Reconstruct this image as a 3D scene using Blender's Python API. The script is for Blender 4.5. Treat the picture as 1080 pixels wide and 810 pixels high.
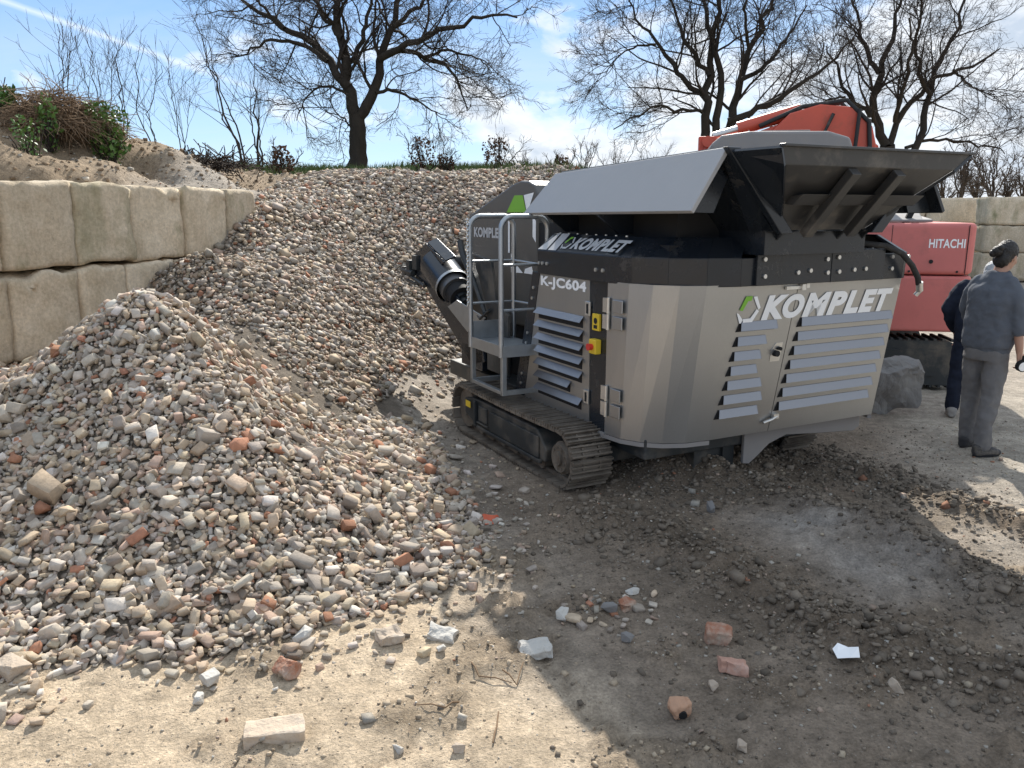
import bpy, bmesh, math, random
import numpy as np
from mathutils import Vector, Matrix, Quaternion, noise as mnoise

R = math.radians
sc = bpy.context.scene
for o in list(bpy.data.objects):
    bpy.data.objects.remove(o, do_unlink=True)
COL = sc.collection

# ------------------------------------------------------------------ camera, sky, sun, exposure
CAM_H = 2.0
PITCH = R(12.1)
FPX = 850.0
cd = bpy.data.cameras.new('camera')
cam = bpy.data.objects.new('camera', cd)
COL.objects.link(cam)
cam.location = (0, 0, CAM_H)
cam.rotation_euler = (R(90) - PITCH, 0, 0)
cd.sensor_fit = 'HORIZONTAL'
cd.sensor_width = 36
cd.lens = 36 * FPX / 1080
cd.clip_start = 0.05
cd.clip_end = 3000
sc.camera = cam

SUN_AZ = R(6.0)      # from +Y, positive towards +X
SUN_EL = R(36.0)
SKY_STRENGTH = 0.122
SUN_STRENGTH = 4.2
EXPOSURE = 0.78

world = bpy.data.worlds.new('World')
sc.world = world
world.use_nodes = True
nt = world.node_tree
nt.nodes.clear()


def nd(tree, typ, **kw):
    n = tree.nodes.new(typ)
    for k, v in kw.items():
        setattr(n, k, v)
    return n


def build_world():
    L = nt.links.new
    out = nd(nt, 'ShaderNodeOutputWorld')
    bg = nd(nt, 'ShaderNodeBackground')
    bg.inputs['Strength'].default_value = SKY_STRENGTH
    sky = nd(nt, 'ShaderNodeTexSky', sky_type='NISHITA')
    sky.sun_disc = False
    sky.sun_elevation = SUN_EL
    sky.sun_rotation = SUN_AZ
    sky.air_density = 1.0
    sky.dust_density = 0.15
    sky.ozone_density = 1.6
    tc = nd(nt, 'ShaderNodeTexCoord')
    sep = nd(nt, 'ShaderNodeSeparateXYZ')
    L(tc.outputs['Generated'], sep.inputs[0])

    def math_(op, a, b=None, clamp=False):
        m = nd(nt, 'ShaderNodeMath', operation=op)
        m.use_clamp = clamp
        for i, q in enumerate((a, b)):
            if q is None:
                continue
            if isinstance(q, (int, float)):
                m.inputs[i].default_value = q
            else:
                L(q, m.inputs[i])
        return m.outputs[0]
    zc = math_('ADD', math_('MAXIMUM', sep.outputs['Z'], 0.0), 0.16)
    px = math_('DIVIDE', sep.outputs['X'], zc)
    py = math_('DIVIDE', sep.outputs['Y'], zc)
    comb = nd(nt, 'ShaderNodeCombineXYZ')
    L(px, comb.inputs[0])
    L(py, comb.inputs[1])

    def noise(vec, scale, detail, rough, dist=0.0, w=0.0):
        n = nd(nt, 'ShaderNodeTexNoise', noise_dimensions='4D')
        n.inputs['Scale'].default_value = scale
        n.inputs['Detail'].default_value = detail
        n.inputs['Roughness'].default_value = rough
        n.inputs['Distortion'].default_value = dist
        n.inputs['W'].default_value = w
        L(vec, n.inputs['Vector'])
        return n.outputs['Fac']
    # heaped cumulus: direction space, flattened so the puffs are wider than tall
    mp = nd(nt, 'ShaderNodeMapping')
    mp.inputs['Scale'].default_value = (3.0, 3.0, 6.2)
    L(tc.outputs['Generated'], mp.inputs['Vector'])
    cum = noise(mp.outputs[0], 2.5, 10, 0.55, 0.2, 3.7)
    cumf = noise(mp.outputs[0], 6.0, 6, 0.6, 0.3, 8.1)
    # streaked high cloud
    mp2 = nd(nt, 'ShaderNodeMapping')
    mp2.inputs['Scale'].default_value = (0.30, 1.0, 1.0)
    mp2.inputs['Rotation'].default_value = (0, 0, R(-12))
    L(comb.outputs[0], mp2.inputs['Vector'])
    cir = noise(mp2.outputs[0], 0.75, 8, 0.62, 0.6, 1.3)
    # more cloud to the right and low down, clear upper left
    bias = math_('MULTIPLY', sep.outputs['X'], 0.17)
    lowb = math_('MULTIPLY', math_('SUBTRACT', 0.16, sep.outputs['Z']), 0.45)
    c1 = math_('ADD', math_('ADD', cum, bias), lowb)
    c1 = math_('ADD', c1, math_('MULTIPLY', math_('SUBTRACT', cumf, 0.5), 0.12))
    ramp = nd(nt, 'ShaderNodeValToRGB')
    ramp.color_ramp.elements[0].position = 0.50
    ramp.color_ramp.elements[1].position = 0.61
    L(c1, ramp.inputs[0])
    cm = ramp.outputs['Color']
    c2 = math_('ADD', cir, math_('MULTIPLY', sep.outputs['X'], 0.24))
    # cloud veil added overhead, above the view, to whiten and lift the shade
    c2 = math_('ADD', c2, math_('MULTIPLY', math_('MAXIMUM', math_('SUBTRACT', sep.outputs['Z'], 0.27), 0.0), 1.5))
    r2 = nd(nt, 'ShaderNodeValToRGB')
    r2.color_ramp.elements[0].position = 0.40
    r2.color_ramp.elements[1].position = 0.76
    L(c2, r2.inputs[0])
    # thick middles of the cumulus are greyer than their lit rims
    shade = nd(nt, 'ShaderNodeValToRGB')
    e = shade.color_ramp.elements
    e[0].position = 0.53
    e[0].color = (5.7, 5.75, 5.8, 1)
    e[1].position = 0.76
    e[1].color = (3.1, 3.55, 4.15, 1)
    L(math_('ADD', c1, math_('MULTIPLY', math_('SUBTRACT', cumf, 0.5), 0.35)), shade.inputs[0])
    mixa = nd(nt, 'ShaderNodeMix', data_type='RGBA')
    L(math_('MULTIPLY', r2.outputs['Color'], 0.85), mixa.inputs['Factor'])
    skm = nd(nt, 'ShaderNodeMix', data_type='RGBA', blend_type='MULTIPLY')
    skm.inputs['Factor'].default_value = 1.0
    L(sky.outputs[0], skm.inputs['A'])
    skm.inputs['B'].default_value = (0.66, 0.86, 1.06, 1)
    zr = nd(nt, 'ShaderNodeValToRGB')
    ze = zr.color_ramp.elements
    ze[0].position = 0.0
    ze[0].color = (3.1, 3.95, 4.9, 1)
    ze[1].position = 0.34
    ze[1].color = (0.80, 1.85, 3.9, 1)
    L(sep.outputs['Z'], zr.inputs[0])
    # spring air: the clear sky is a deep, slightly milky blue
    air = nd(nt, 'ShaderNodeMix', data_type='RGBA')
    air.inputs['Factor'].default_value = 0.8
    L(skm.outputs['Result'], air.inputs['A'])
    L(zr.outputs['Color'], air.inputs['B'])
    L(air.outputs['Result'], mixa.inputs['A'])
    mixa.inputs['B'].default_value = (4.0, 4.45, 5.0, 1)
    mixb = nd(nt, 'ShaderNodeMix', data_type='RGBA')
    L(math_('MULTIPLY', cm, 0.92), mixb.inputs['Factor'])
    L(mixa.outputs['Result'], mixb.inputs['A'])
    L(shade.outputs['Color'], mixb.inputs['B'])
    # thin aeroplane trail across the clear upper left of the sky
    r0 = Vector((0 - 540, 850 * math.cos(PITCH) + 405 * math.sin(PITCH), 405 * math.cos(PITCH) - 850 * math.sin(PITCH)))
    r1 = Vector((330 - 540, 850 * math.cos(PITCH) + 290 * math.sin(PITCH), 290 * math.cos(PITCH) - 850 * math.sin(PITCH)))
    nrm = r0.cross(r1).normalized()
    dp = nd(nt, 'ShaderNodeVectorMath', operation='DOT_PRODUCT')
    nv = nd(nt, 'ShaderNodeVectorMath', operation='NORMALIZE')
    L(tc.outputs['Generated'], nv.inputs[0])
    L(nv.outputs[0], dp.inputs[0])
    dp.inputs[1].default_value = nrm
    ab = math_('ABSOLUTE', math_('ADD', dp.outputs['Value'], math_('MULTIPLY', math_('SUBTRACT', cumf, 0.5), 0.004)))
    tr = math_('SUBTRACT', 1.0, math_('DIVIDE', ab, 0.0045), True)
    ends = nd(nt, 'ShaderNodeMapRange')
    ends.inputs['From Min'].default_value = -0.18
    ends.inputs['From Max'].default_value = -0.42
    L(sep.outputs['X'], ends.inputs['Value'])
    trail = nd(nt, 'ShaderNodeMix', data_type='RGBA')
    L(math_('MULTIPLY', math_('MULTIPLY', tr, ends.outputs[0]), 0.45), trail.inputs['Factor'])
    L(mixb.outputs['Result'], trail.inputs['A'])
    trail.inputs['B'].default_value = (6.0, 6.2, 6.5, 1)
    L(trail.outputs['Result'], bg.inputs['Color'])
    L(bg.outputs[0], out.inputs[0])


build_world()

sd = bpy.data.lights.new('sun', 'SUN')
sd.energy = SUN_STRENGTH
sd.angle = R(0.53)
sd.color = (1.0, 0.95, 0.87)
sun = bpy.data.objects.new('sun', sd)
COL.objects.link(sun)
SDIR = Vector((math.sin(SUN_AZ) * math.cos(SUN_EL), math.cos(SUN_AZ) * math.cos(SUN_EL), math.sin(SUN_EL)))
sun.rotation_euler = (-SDIR).to_track_quat('-Z', 'Y').to_euler()
sun.location = (-6, 20, 18)
vs = sc.view_settings
vs.view_transform = 'Standard'
vs.look = 'None'
vs.exposure = EXPOSURE
vs.gamma = 1.0
vs.use_curve_mapping = False
sc.cycles.max_bounces = 6
sc.cycles.use_adaptive_sampling = True

# ------------------------------------------------------------------ camera-model maths (to read positions off the survey of the photo)
cpi, spi = math.cos(PITCH), math.sin(PITCH)
Fv = np.array([0, cpi, -spi]); Uv = np.array([0, spi, cpi]); Rv = np.array([1., 0, 0]); Cc = np.array([0, 0, CAM_H])


def ray(x, y):
    return Fv + Rv * (x - 540) / FPX - Uv * (y - 405) / FPX


def atz(x, y, z=0.0):
    r = ray(x, y)
    return Cc + r * (z - CAM_H) / r[2]


def atY(x, y, Y):
    r = ray(x, y)
    return Cc + r * Y / r[1]


def toward(P):
    """pixel (x, y) arrays and depth of world points"""
    d = np.asarray(P, float) - Cc
    c = d @ Fv
    return 540 + FPX * (d @ Rv) / c, 405 - FPX * (d @ Uv) / c, c


# ------------------------------------------------------------------ numpy noise
def _hash(ix, iy, s):
    h = (ix * 374761393 + iy * 668265263 + s * 982451653) & 0xffffffff
    h = ((h ^ (h >> 13)) * 1274126177) & 0xffffffff
    return ((h ^ (h >> 16)) & 0xffff) / 65535.0


def vnoise(x, y, s=0):
    x = np.asarray(x, float); y = np.asarray(y, float)
    ix = np.floor(x).astype(np.int64); iy = np.floor(y).astype(np.int64)
    fx = x - ix; fy = y - iy
    fx = fx * fx * (3 - 2 * fx); fy = fy * fy * (3 - 2 * fy)
    a = _hash(ix, iy, s); b = _hash(ix + 1, iy, s); c = _hash(ix, iy + 1, s); d = _hash(ix + 1, iy + 1, s)
    return (a * (1 - fx) + b * fx) * (1 - fy) + (c * (1 - fx) + d * fx) * fy - 0.5


def fbm(x, y, s=0, o=4):
    t = 0; a = 1.0
    for i in range(o):
        t = t + a * vnoise(x, y, s + i * 17)
        x = x * 2.03 + 5.1; y = y * 2.03 + 1.7; a *= 0.5
    return t


def sstep(a, b, x):
    t = np.clip((np.asarray(x, float) - a) / (b - a), 0, 1)
    return t * t * (3 - 2 * t)


def in_poly(x, y, poly):
    x = np.asarray(x, float); y = np.asarray(y, float)
    ins = np.zeros(x.shape, bool)
    n = len(poly)
    for i in range(n):
        x0, y0 = poly[i]; x1, y1 = poly[(i + 1) % n]
        c = ((y0 > y) != (y1 > y))
        t = (y - y0) / ((y1 - y0) if y1 != y0 else 1e-9)
        ins ^= c & (x < x0 + t * (x1 - x0))
    return ins


def soft_poly(x, y, poly, r, s=0):
    t = 0
    for k in range(10):
        a = k * 2.4
        q = r * math.sqrt((k + .5) / 10)
        t = t + in_poly(x + q * math.cos(a) + r * fbm(x * 2.4, y * 2.4, s, 4), y + q * math.sin(a) + r * fbm(x * 2.4, y * 2.4, s + 9, 4), poly)
    return t / 10.0


def seg_dist(x, y, pts):
    d = np.full(np.shape(x), 1e9)
    for (x0, y0), (x1, y1) in zip(pts[:-1], pts[1:]):
        dx, dy = x1 - x0, y1 - y0
        t = np.clip(((x - x0) * dx + (y - y0) * dy) / (dx * dx + dy * dy), 0, 1)
        d = np.minimum(d, np.hypot(x - x0 - t * dx, y - y0 - t * dy))
    return d


# ------------------------------------------------------------------ terrain
CTRL = []
for x in (-3.2, -2, -0.8, 0.6, 2.2, 4, 6, 8.5):
    CTRL.append((x, 1.2, 0))
for x in (0.6, 2.2, 4, 6, 8.5, 12):
    for y in (3, 5, 7, 9):
        CTRL.append((x, y, 0))
for x in (2.2, 4, 6, 8.5, 12, 15):
    for y in (11.5, 14):
        CTRL.append((x, y, 0 if x > 3 else 0.05))
for x, y in ((6, 18), (10, 18), (15, 18), (10, 22), (15, 22), (15, 7), (15, 2), (18, 26), (14, 26), (10, 26)):
    CTRL.append((x, y, 0))
for x, y in ((-2.24, 2.95), (-1.27, 3.2), (-0.9, 3.4), (-0.3, 3.95), (-0.02, 4.4), (0.12, 4.95), (-0.15, 5.9), (-0.5, 7.0), (-0.75, 7.8), (-0.5, 9.1), (0.3, 9.6), (-3.4, 2.3), (-4.4, 2.0)):
    CTRL.append((x, y, 0))
HEAP = [(150, 314, 5.8), (128, 324, 5.85), (178, 320, 6.1), (100, 343, 5.7), (60, 372, 5.8), (15, 396, 6.1), (190, 335, 6.0), (150, 500, 4.45), (60, 520, 4.4), (280, 500, 4.6), (250, 420, 5.2),
        (350, 520, 4.85), (400, 500, 5.4), (430, 560, 4.75), (330, 620, 3.95), (150, 620, 3.75), (30, 640, 3.65), (300, 412, 6.4), (390, 455, 6.3), (230, 352, 6.9), (340, 470, 5.7),
        (100, 420, 5.05), (200, 420, 5.05),
        (262, 226, 10.6), (300, 206, 12), (340, 188, 13.4), (420, 184, 13.8), (500, 195, 13.8), (570, 214, 13.8),
        (350, 300, 9.7), (440, 300, 11.0), (250, 300, 8.6), (205, 272, 9.0), (300, 250, 10.6), (420, 240, 12.2), (500, 270, 12.0), (400, 370, 8.9), (460, 360, 9.9), (350, 370, 8.1)]
for a in HEAP:
    CTRL.append(tuple(atY(*a)))
CTRL += [(2.0, 14.2, 1.3), (4.0, 14.4, 0.4), (0.5, 11.0, 0.5), (1.2, 12.2, 0.9), (-5.0, 4.4, 0.5), (-4.6, 5.6, 0.75), (-4.55, 7.0, 0.66), (-4.15, 8.2, 0.72), (-3.75, 9.4, 1.25)]
BERM = [(0, 152, 9.3), (60, 163, 9.6), (120, 173, 10.4), (170, 170, 11.2), (230, 185, 12.5), (0, 130, 10.6), (40, 138, 10.8), (80, 146, 11.0), (112, 158, 11.2), (60, 138, 12.2), (140, 151, 11.9), (180, 155, 12.3), (290, 186, 15), (350, 183, 18), (450, 186, 19),
        (560, 192, 19), (660, 196, 20), (300, 182, 24), (420, 182, 25), (620, 190, 28)]
for a in BERM:
    CTRL.append(tuple(atY(*a)))
CTRL += [(-6.2, 8.0, 2.3), (-6.2, 6.4, 2.35), (-6.6, 4.5, 2.4), (-5.6, 9.8, 2.3), (-4.9, 11.0, 2.27), (-4.0, 12.2, 2.3), (-7.6, 7.0, 2.6), (-9, 6, 2.9), (-9, 10, 3.5), (-12, 10, 3.5), (-14, 18, 3.3), (-8, 20, 3.0), (-14, 28, 3.2), (-2, 30, 3.2),
         (6, 30, 2.3), (12, 32, 1.0), (18, 32, 0.4), (3, 17, 1.3), (-1.5, 16, 2.5), (-14, 4, 3)]
CTRL = np.array(CTRL)


def _k(r2):
    return np.where(r2 > 1e-12, 0.5 * r2 * np.log(np.maximum(r2, 1e-12)), 0)


def tps_fit(P):
    n = len(P)
    d2 = ((P[:, None, :2] - P[None, :, :2]) ** 2).sum(-1)
    A = np.zeros((n + 3, n + 3))
    A[:n, :n] = _k(d2) + np.eye(n) * 0.012
    A[:n, n] = 1; A[:n, n + 1:] = P[:, :2]
    A[n, :n] = 1; A[n + 1:, :n] = P[:, :2].T
    return np.linalg.solve(A, np.concatenate([P[:, 2], [0, 0, 0]]))


TW = tps_fit(CTRL)
# lines of the machine's and the loader's passes over the yard
M_O = atz(601, 525)
M_YAW = R(27.0)
Wv = np.array([math.cos(M_YAW), math.sin(M_YAW), 0]); Lv = np.array([-math.sin(M_YAW), math.cos(M_YAW), 0])


def mw(u, v, z=0.0):
    return M_O + Wv * u + Lv * v + np.array([0, 0, z])


g = lambda *pts: [tuple(atz(*p)[:2]) for p in pts]
RIDGE_A = g((600, 545), (700, 575), (820, 640), (930, 690), (1100, 735))
RIDGE_B = g((700, 510), (800, 520), (900, 560), (1000, 610), (1110, 650))
RIDGE_C = g((860, 490), (960, 520), (1090, 560))
BARE = g((775, 545), (815, 537), (880, 560), (950, 590), (1010, 625), (960, 640), (870, 610), (800, 575))


def base_height(x, y):
    x = np.asarray(x, float); y = np.asarray(y, float)
    sh = x.shape
    xf = np.clip(x.ravel(), -16, 19); yf = np.clip(y.ravel(), 0.8, 33)
    out = np.empty(xf.shape)
    n = len(CTRL)
    for i in range(0, len(xf), 20000):
        a = slice(i, i + 20000)
        d2 = (xf[a, None] - CTRL[None, :, 0]) ** 2 + (yf[a, None] - CTRL[None, :, 1]) ** 2
        out[a] = _k(d2) @ TW[:n] + TW[n] + TW[n + 1] * xf[a] + TW[n + 2] * yf[a]
    return out.reshape(sh)


def surf(px, py):
    """where the sight line of a photo point meets the terrain"""
    Y = np.linspace(2.0, 20, 700)
    Q = np.array([atY(px, py, v) for v in Y])
    k = np.argmax(base_height(Q[:, 0], Q[:, 1]) >= Q[:, 2])
    return tuple(Q[k, :2])


STREAK = [surf(*p) for p in ((244, 352), (262, 368), (290, 388), (318, 408), (345, 428))]


def height(x, y):
    x = np.asarray(x, float); y = np.asarray(y, float)
    z = base_height(x, y)
    flat = 1 - sstep(0.04, 0.35, z)
    z = z * sstep(-0.02, 0.10, z) + 0.0
    # gentle unevenness
    z = z + 0.05 * fbm(x * 0.7, y * 0.7, 3, 3) + 0.022 * fbm(x * 3.1, y * 3.1, 9, 4)
    # sand foreground: ripples and trampled marks
    for pts, h, w, s in ((RIDGE_A, 0.11, 0.20, 31), (RIDGE_B, 0.12, 0.20, 33), (RIDGE_C, 0.08, 0.22, 35)):
        d = seg_dist(x, y, pts) + 0.10 * fbm(x * 2.0, y * 2.0, s + 5, 3)
        r = np.exp(-(np.maximum(d, 0) / w) ** 2)
        z = z + flat * r * (h + 0.10 * fbm(x * 7, y * 7, s, 5))
    # soil pushed up under the back of the machine
    uu = (x - M_O[0]) * Wv[0] + (y - M_O[1]) * Wv[1]; vv = (x - M_O[0]) * Lv[0] + (y - M_O[1]) * Lv[1]
    d = np.hypot((uu - 1.35) / 1.15, (vv - 0.25) / 0.75)
    z = z + flat * 0.13 * (1 - sstep(0.35, 1.0, d)) * (1 + 0.7 * fbm(x * 6, y * 6, 51, 4))
    bare = in_poly(x, y, BARE)
    bx, by = np.mean(np.array(BARE), 0)
    z = z + flat * .075 * np.exp(-(((x - bx) * .8 + (y - by) * .6) / .42) ** 2 - (((y - by) * .8 - (x - bx) * .6) / .75) ** 2)
    # cleat marks of a track that crossed it
    z = z + bare * flat * .012 * np.sin(((x - bx) * .35 + (y - by) * .94) * 62) * sstep(0, .3, fbm(x * 2.2, y * 2.2, 61, 2) + .15)
    crumb = sstep(.10, .30, fbm(x * 2.6, y * 2.6, 231, 5)) * (1 - sstep(4.4, 5.6, y))
    z = z + flat * crumb * (.018 + .055 * fbm(x * 17, y * 17, 241, 4))
    z = z - flat * .024 * np.exp(-(fbm(x * 1.3, y * 1.3, 251, 3) / .025) ** 2) * (1 - sstep(3.6, 4.4, y))
    # cleat prints where the machine's own crawlers came back over the soil
    for uc in (.17, 2.23):
        strip = (1 - sstep(.13, .19, np.abs(uu - uc + .08 * fbm(vv * .6, vv * 0 + uc, 421, 2)))) * (1 - sstep(-.1, .25, vv)) * sstep(-3.2, -2.4, vv)
        z = z + flat * strip * (.013 * np.sin(vv * 62) * sstep(-.15, .25, fbm(x * 1.8, y * 1.8, 431, 3)) - .02)
    # clods
    rough = 0.35 + 0.65 * sstep(0.1, 0.4, fbm(x * 0.9, y * 0.9, 71, 2) + 0.3)
    near = 1 - sstep(12, 22, y)
    z = z + near * rough * 0.016 * fbm(x * 13, y * 13, 77, 3)
    far = sstep(14, 25, y)
    z = z + far * 0.25 * fbm(x * 0.35, y * 0.35, 91, 4)
    left = sstep(-3.6, -5.4, x) if False else 1 - sstep(-6.0, -4.6, x)
    z = z + left * sstep(6.5, 8.5, y) * 0.16 * fbm(x * 0.9, y * 0.9, 95, 4)
    z = z + (1 - sstep(-5.4, -3.4, x - .25 * (y - 10))) * sstep(7.0, 8.5, y) * (1 - sstep(15, 18, y)) * .16 * fbm(x * 3.2, y * 3.2, 97, 4)
    return z


def hz(x, y):
    return float(height(np.array([x]), np.array([y]))[0])


# ------------------------------------------------------------------ materials
MATS = {}


def principled(name):
    m = bpy.data.materials.new(name)
    m.use_nodes = True
    b = m.node_tree.nodes['Principled BSDF']
    return m, m.node_tree, b


def mat_simple(name, col, rough=0.6, metal=0.0, var=0.15, scale=8.0, bump=0.0, bscale=60.0, dirt=None, dirt_amt=0.0, dscale=3.0, spec=0.5, stretch=None, coat=0.0):
    """paint / metal / plastic with worn, uneven colour"""
    if name in MATS:
        return MATS[name]
    m, t, b = principled(name)
    L = t.links.new
    tc = nd(t, 'ShaderNodeTexCoord')
    vec = tc.outputs['Object']
    if stretch:
        mp = nd(t, 'ShaderNodeMapping')
        mp.inputs['Scale'].default_value = stretch
        L(vec, mp.inputs[0])
        vec = mp.outputs[0]
    n = nd(t, 'ShaderNodeTexNoise')
    n.inputs['Scale'].default_value = scale
    n.inputs['Detail'].default_value = 6
    L(vec, n.inputs['Vector'])
    mix = nd(t, 'ShaderNodeMix', data_type='RGBA')
    mix.inputs['A'].default_value = tuple(c * (1 - var) for c in col) + (1,)
    mix.inputs['B'].default_value = tuple(min(1, c * (1 + var)) for c in col) + (1,)
    L(n.outputs['Fac'], mix.inputs['Factor'])
    last = mix.outputs['Result']
    rv = nd(t, 'ShaderNodeMapRange')
    rv.inputs['To Min'].default_value = max(0.02, rough - 0.10)
    rv.inputs['To Max'].default_value = min(1, rough + 0.12)
    L(n.outputs['Fac'], rv.inputs['Value'])
    rl = rv.outputs[0]
    if dirt:
        n2 = nd(t, 'ShaderNodeTexNoise')
        n2.inputs['Scale'].default_value = dscale
        n2.inputs['Detail'].default_value = 9
        n2.inputs['Roughness'].default_value = 0.68
        L(tc.outputs['Object'], n2.inputs['Vector'])
        mr = nd(t, 'ShaderNodeMapRange')
        mr.inputs['From Min'].default_value = 0.62 - 0.35 * dirt_amt
        mr.inputs['From Max'].default_value = 0.80 - 0.25 * dirt_amt
        mr.inputs['To Max'].default_value = min(1.0, 0.35 + dirt_amt)
        L(n2.outputs['Fac'], mr.inputs['Value'])
        mx = nd(t, 'ShaderNodeMix', data_type='RGBA')
        L(mr.outputs[0], mx.inputs['Factor'])
        L(last, mx.inputs['A'])
        mx.inputs['B'].default_value = tuple(dirt) + (1,)
        last = mx.outputs['Result']
        rr = nd(t, 'ShaderNodeMix', data_type='FLOAT')
        L(mr.outputs[0], rr.inputs['Factor'])
        L(rl, rr.inputs['A'])
        rr.inputs['B'].default_value = 0.95
        rl = rr.outputs['Result']
        if metal:
            mm = nd(t, 'ShaderNodeMapRange')
            mm.inputs['To Min'].default_value = metal
            mm.inputs['To Max'].default_value = 0.0
            L(mr.outputs[0], mm.inputs['Value'])
            L(mm.outputs[0], b.inputs['Metallic'])
    L(last, b.inputs['Base Color'])
    L(rl, b.inputs['Roughness'])
    if metal and not dirt:
        b.inputs['Metallic'].default_value = metal
    b.inputs['Specular IOR Level'].default_value = spec
    if coat:
        b.inputs['Coat Weight'].default_value = coat
        b.inputs['Coat Roughness'].default_value = 0.12
    if bump:
        n3 = nd(t, 'ShaderNodeTexNoise')
        n3.inputs['Scale'].default_value = bscale
        n3.inputs['Detail'].default_value = 5
        L(vec, n3.inputs['Vector'])
        bp = nd(t, 'ShaderNodeBump')
        bp.inputs['Strength'].default_value = bump
        bp.inputs['Distance'].default_value = 0.02
        L(n3.outputs['Fac'], bp.inputs['Height'])
        L(bp.outputs[0], b.inputs['Normal'])
    MATS[name] = m
    return m


def mat_attr(name, rough=0.9, var=0.35, scale=18.0, bump=0.35, bscale=45.0, dist=0.01, speck=0.0):
    """colour from the mesh's own Col attribute, broken up by noise"""
    m, t, b = principled(name)
    L = t.links.new
    at = nd(t, 'ShaderNodeAttribute', attribute_name='Col')
    tc = nd(t, 'ShaderNodeTexCoord')
    n = nd(t, 'ShaderNodeTexNoise')
    n.inputs['Scale'].default_value = scale
    n.inputs['Detail'].default_value = 8
    n.inputs['Roughness'].default_value = 0.65
    L(tc.outputs['Object'], n.inputs['Vector'])
    mr = nd(t, 'ShaderNodeMapRange')
    mr.inputs['From Min'].default_value = 0.25
    mr.inputs['From Max'].default_value = 0.75
    mr.inputs['To Min'].default_value = 1 - var
    mr.inputs['To Max'].default_value = 1 + var
    L(n.outputs['Fac'], mr.inputs['Value'])
    mx = nd(t, 'ShaderNodeMix', data_type='RGBA', blend_type='MULTIPLY')
    mx.inputs['Factor'].default_value = 1
    L(at.outputs['Color'], mx.inputs['A'])
    L(mr.outputs[0], mx.inputs['B'])
    last = mx.outputs['Result']
    L(last, b.inputs['Base Color'])
    b.inputs['Roughness'].default_value = rough
    b.inputs['Specular IOR Level'].default_value = 0.2
    n3 = nd(t, 'ShaderNodeTexNoise')
    n3.inputs['Scale'].default_value = bscale
    n3.inputs['Detail'].default_value = 8
    n3.inputs['Roughness'].default_value = 0.7
    L(tc.outputs['Object'], n3.inputs['Vector'])
    bp = nd(t, 'ShaderNodeBump')
    bp.inputs['Strength'].default_value = bump
    bp.inputs['Distance'].default_value = dist
    L(n3.outputs['Fac'], bp.inputs['Height'])
    L(bp.outputs[0], b.inputs['Normal'])
    MATS[name] = m
    return m


def mat_ground():
    m, t, b = principled('earth')
    L = t.links.new
    at = nd(t, 'ShaderNodeAttribute', attribute_name='Col')
    tc = nd(t, 'ShaderNodeTexCoord')
    P = tc.outputs['Object']

    def noise(s, d=8, r=0.65):
        n = nd(t, 'ShaderNodeTexNoise')
        n.inputs['Scale'].default_value = s
        n.inputs['Detail'].default_value = d
        n.inputs['Roughness'].default_value = r
        L(P, n.inputs['Vector'])
        return n.outputs['Fac']

    def mrange(v, a, b_, c, d):
        q = nd(t, 'ShaderNodeMapRange')
        for k, x in (('From Min', a), ('From Max', b_), ('To Min', c), ('To Max', d)):
            q.inputs[k].default_value = x
        L(v, q.inputs['Value'])
        return q.outputs[0]

    def mul(a, v):
        q = nd(t, 'ShaderNodeMix', data_type='RGBA', blend_type='MULTIPLY')
        q.inputs['Factor'].default_value = 1
        L(a, q.inputs['A'])
        L(v, q.inputs['B'])
        return q.outputs['Result']
    col = mul(at.outputs['Color'], mrange(noise(1.6, 10), .3, .7, .72, 1.25))
    col = mul(col, mrange(noise(11, 8), .3, .7, .68, 1.28))
    col = mul(col, mrange(noise(70, 5), .3, .7, .72, 1.3))
    # grit of paler and darker grains
    vo = nd(t, 'ShaderNodeTexVoronoi')
    vo.inputs['Scale'].default_value = 95
    vo.inputs['Randomness'].default_value = 1
    L(P, vo.inputs['Vector'])
    grain = mrange(vo.outputs['Distance'], 0.12, 0.34, 1, 0)
    sx = nd(t, 'ShaderNodeSeparateColor')
    L(vo.outputs['Color'], sx.inputs[0])
    sel = mrange(sx.outputs[0], 0.78, 0.84, 0, 1)
    mm = nd(t, 'ShaderNodeMath', operation='MULTIPLY')
    L(grain, mm.inputs[0])
    L(sel, mm.inputs[1])
    gm = nd(t, 'ShaderNodeMix', data_type='RGBA')
    L(mm.outputs[0], gm.inputs['Factor'])
    L(col, gm.inputs['A'])
    gcol = nd(t, 'ShaderNodeMix', data_type='RGBA')
    L(sx.outputs[1], gcol.inputs['Factor'])
    gcol.inputs['A'].default_value = (0.13, 0.115, 0.10, 1)
    gcol.inputs['B'].default_value = (0.42, 0.38, 0.33, 1)
    L(gcol.outputs['Result'], gm.inputs['B'])
    L(gm.outputs['Result'], b.inputs['Base Color'])
    b.inputs['Roughness'].default_value = 0.95
    b.inputs['Specular IOR Level'].default_value = 0.15
    # bump: coarse crumbs, fine crumbs, grains
    a1 = nd(t, 'ShaderNodeMath', operation='MULTIPLY')
    L(noise(22, 9, 0.7), a1.inputs[0]); a1.inputs[1].default_value = 1.0
    a2 = nd(t, 'ShaderNodeMath', operation='MULTIPLY_ADD')
    L(noise(90, 6, 0.7), a2.inputs[0]); a2.inputs[1].default_value = 0.35
    L(a1.outputs[0], a2.inputs[2])
    a3 = nd(t, 'ShaderNodeMath', operation='MULTIPLY_ADD')
    L(mm.outputs[0], a3.inputs[0]); a3.inputs[1].default_value = 0.25
    L(a2.outputs[0], a3.inputs[2])
    bp = nd(t, 'ShaderNodeBump')
    bp.inputs['Strength'].default_value = 0.85
    bp.inputs['Distance'].default_value = 0.035
    L(a3.outputs[0], bp.inputs['Height'])
    L(bp.outputs[0], b.inputs['Normal'])
    return m


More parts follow.
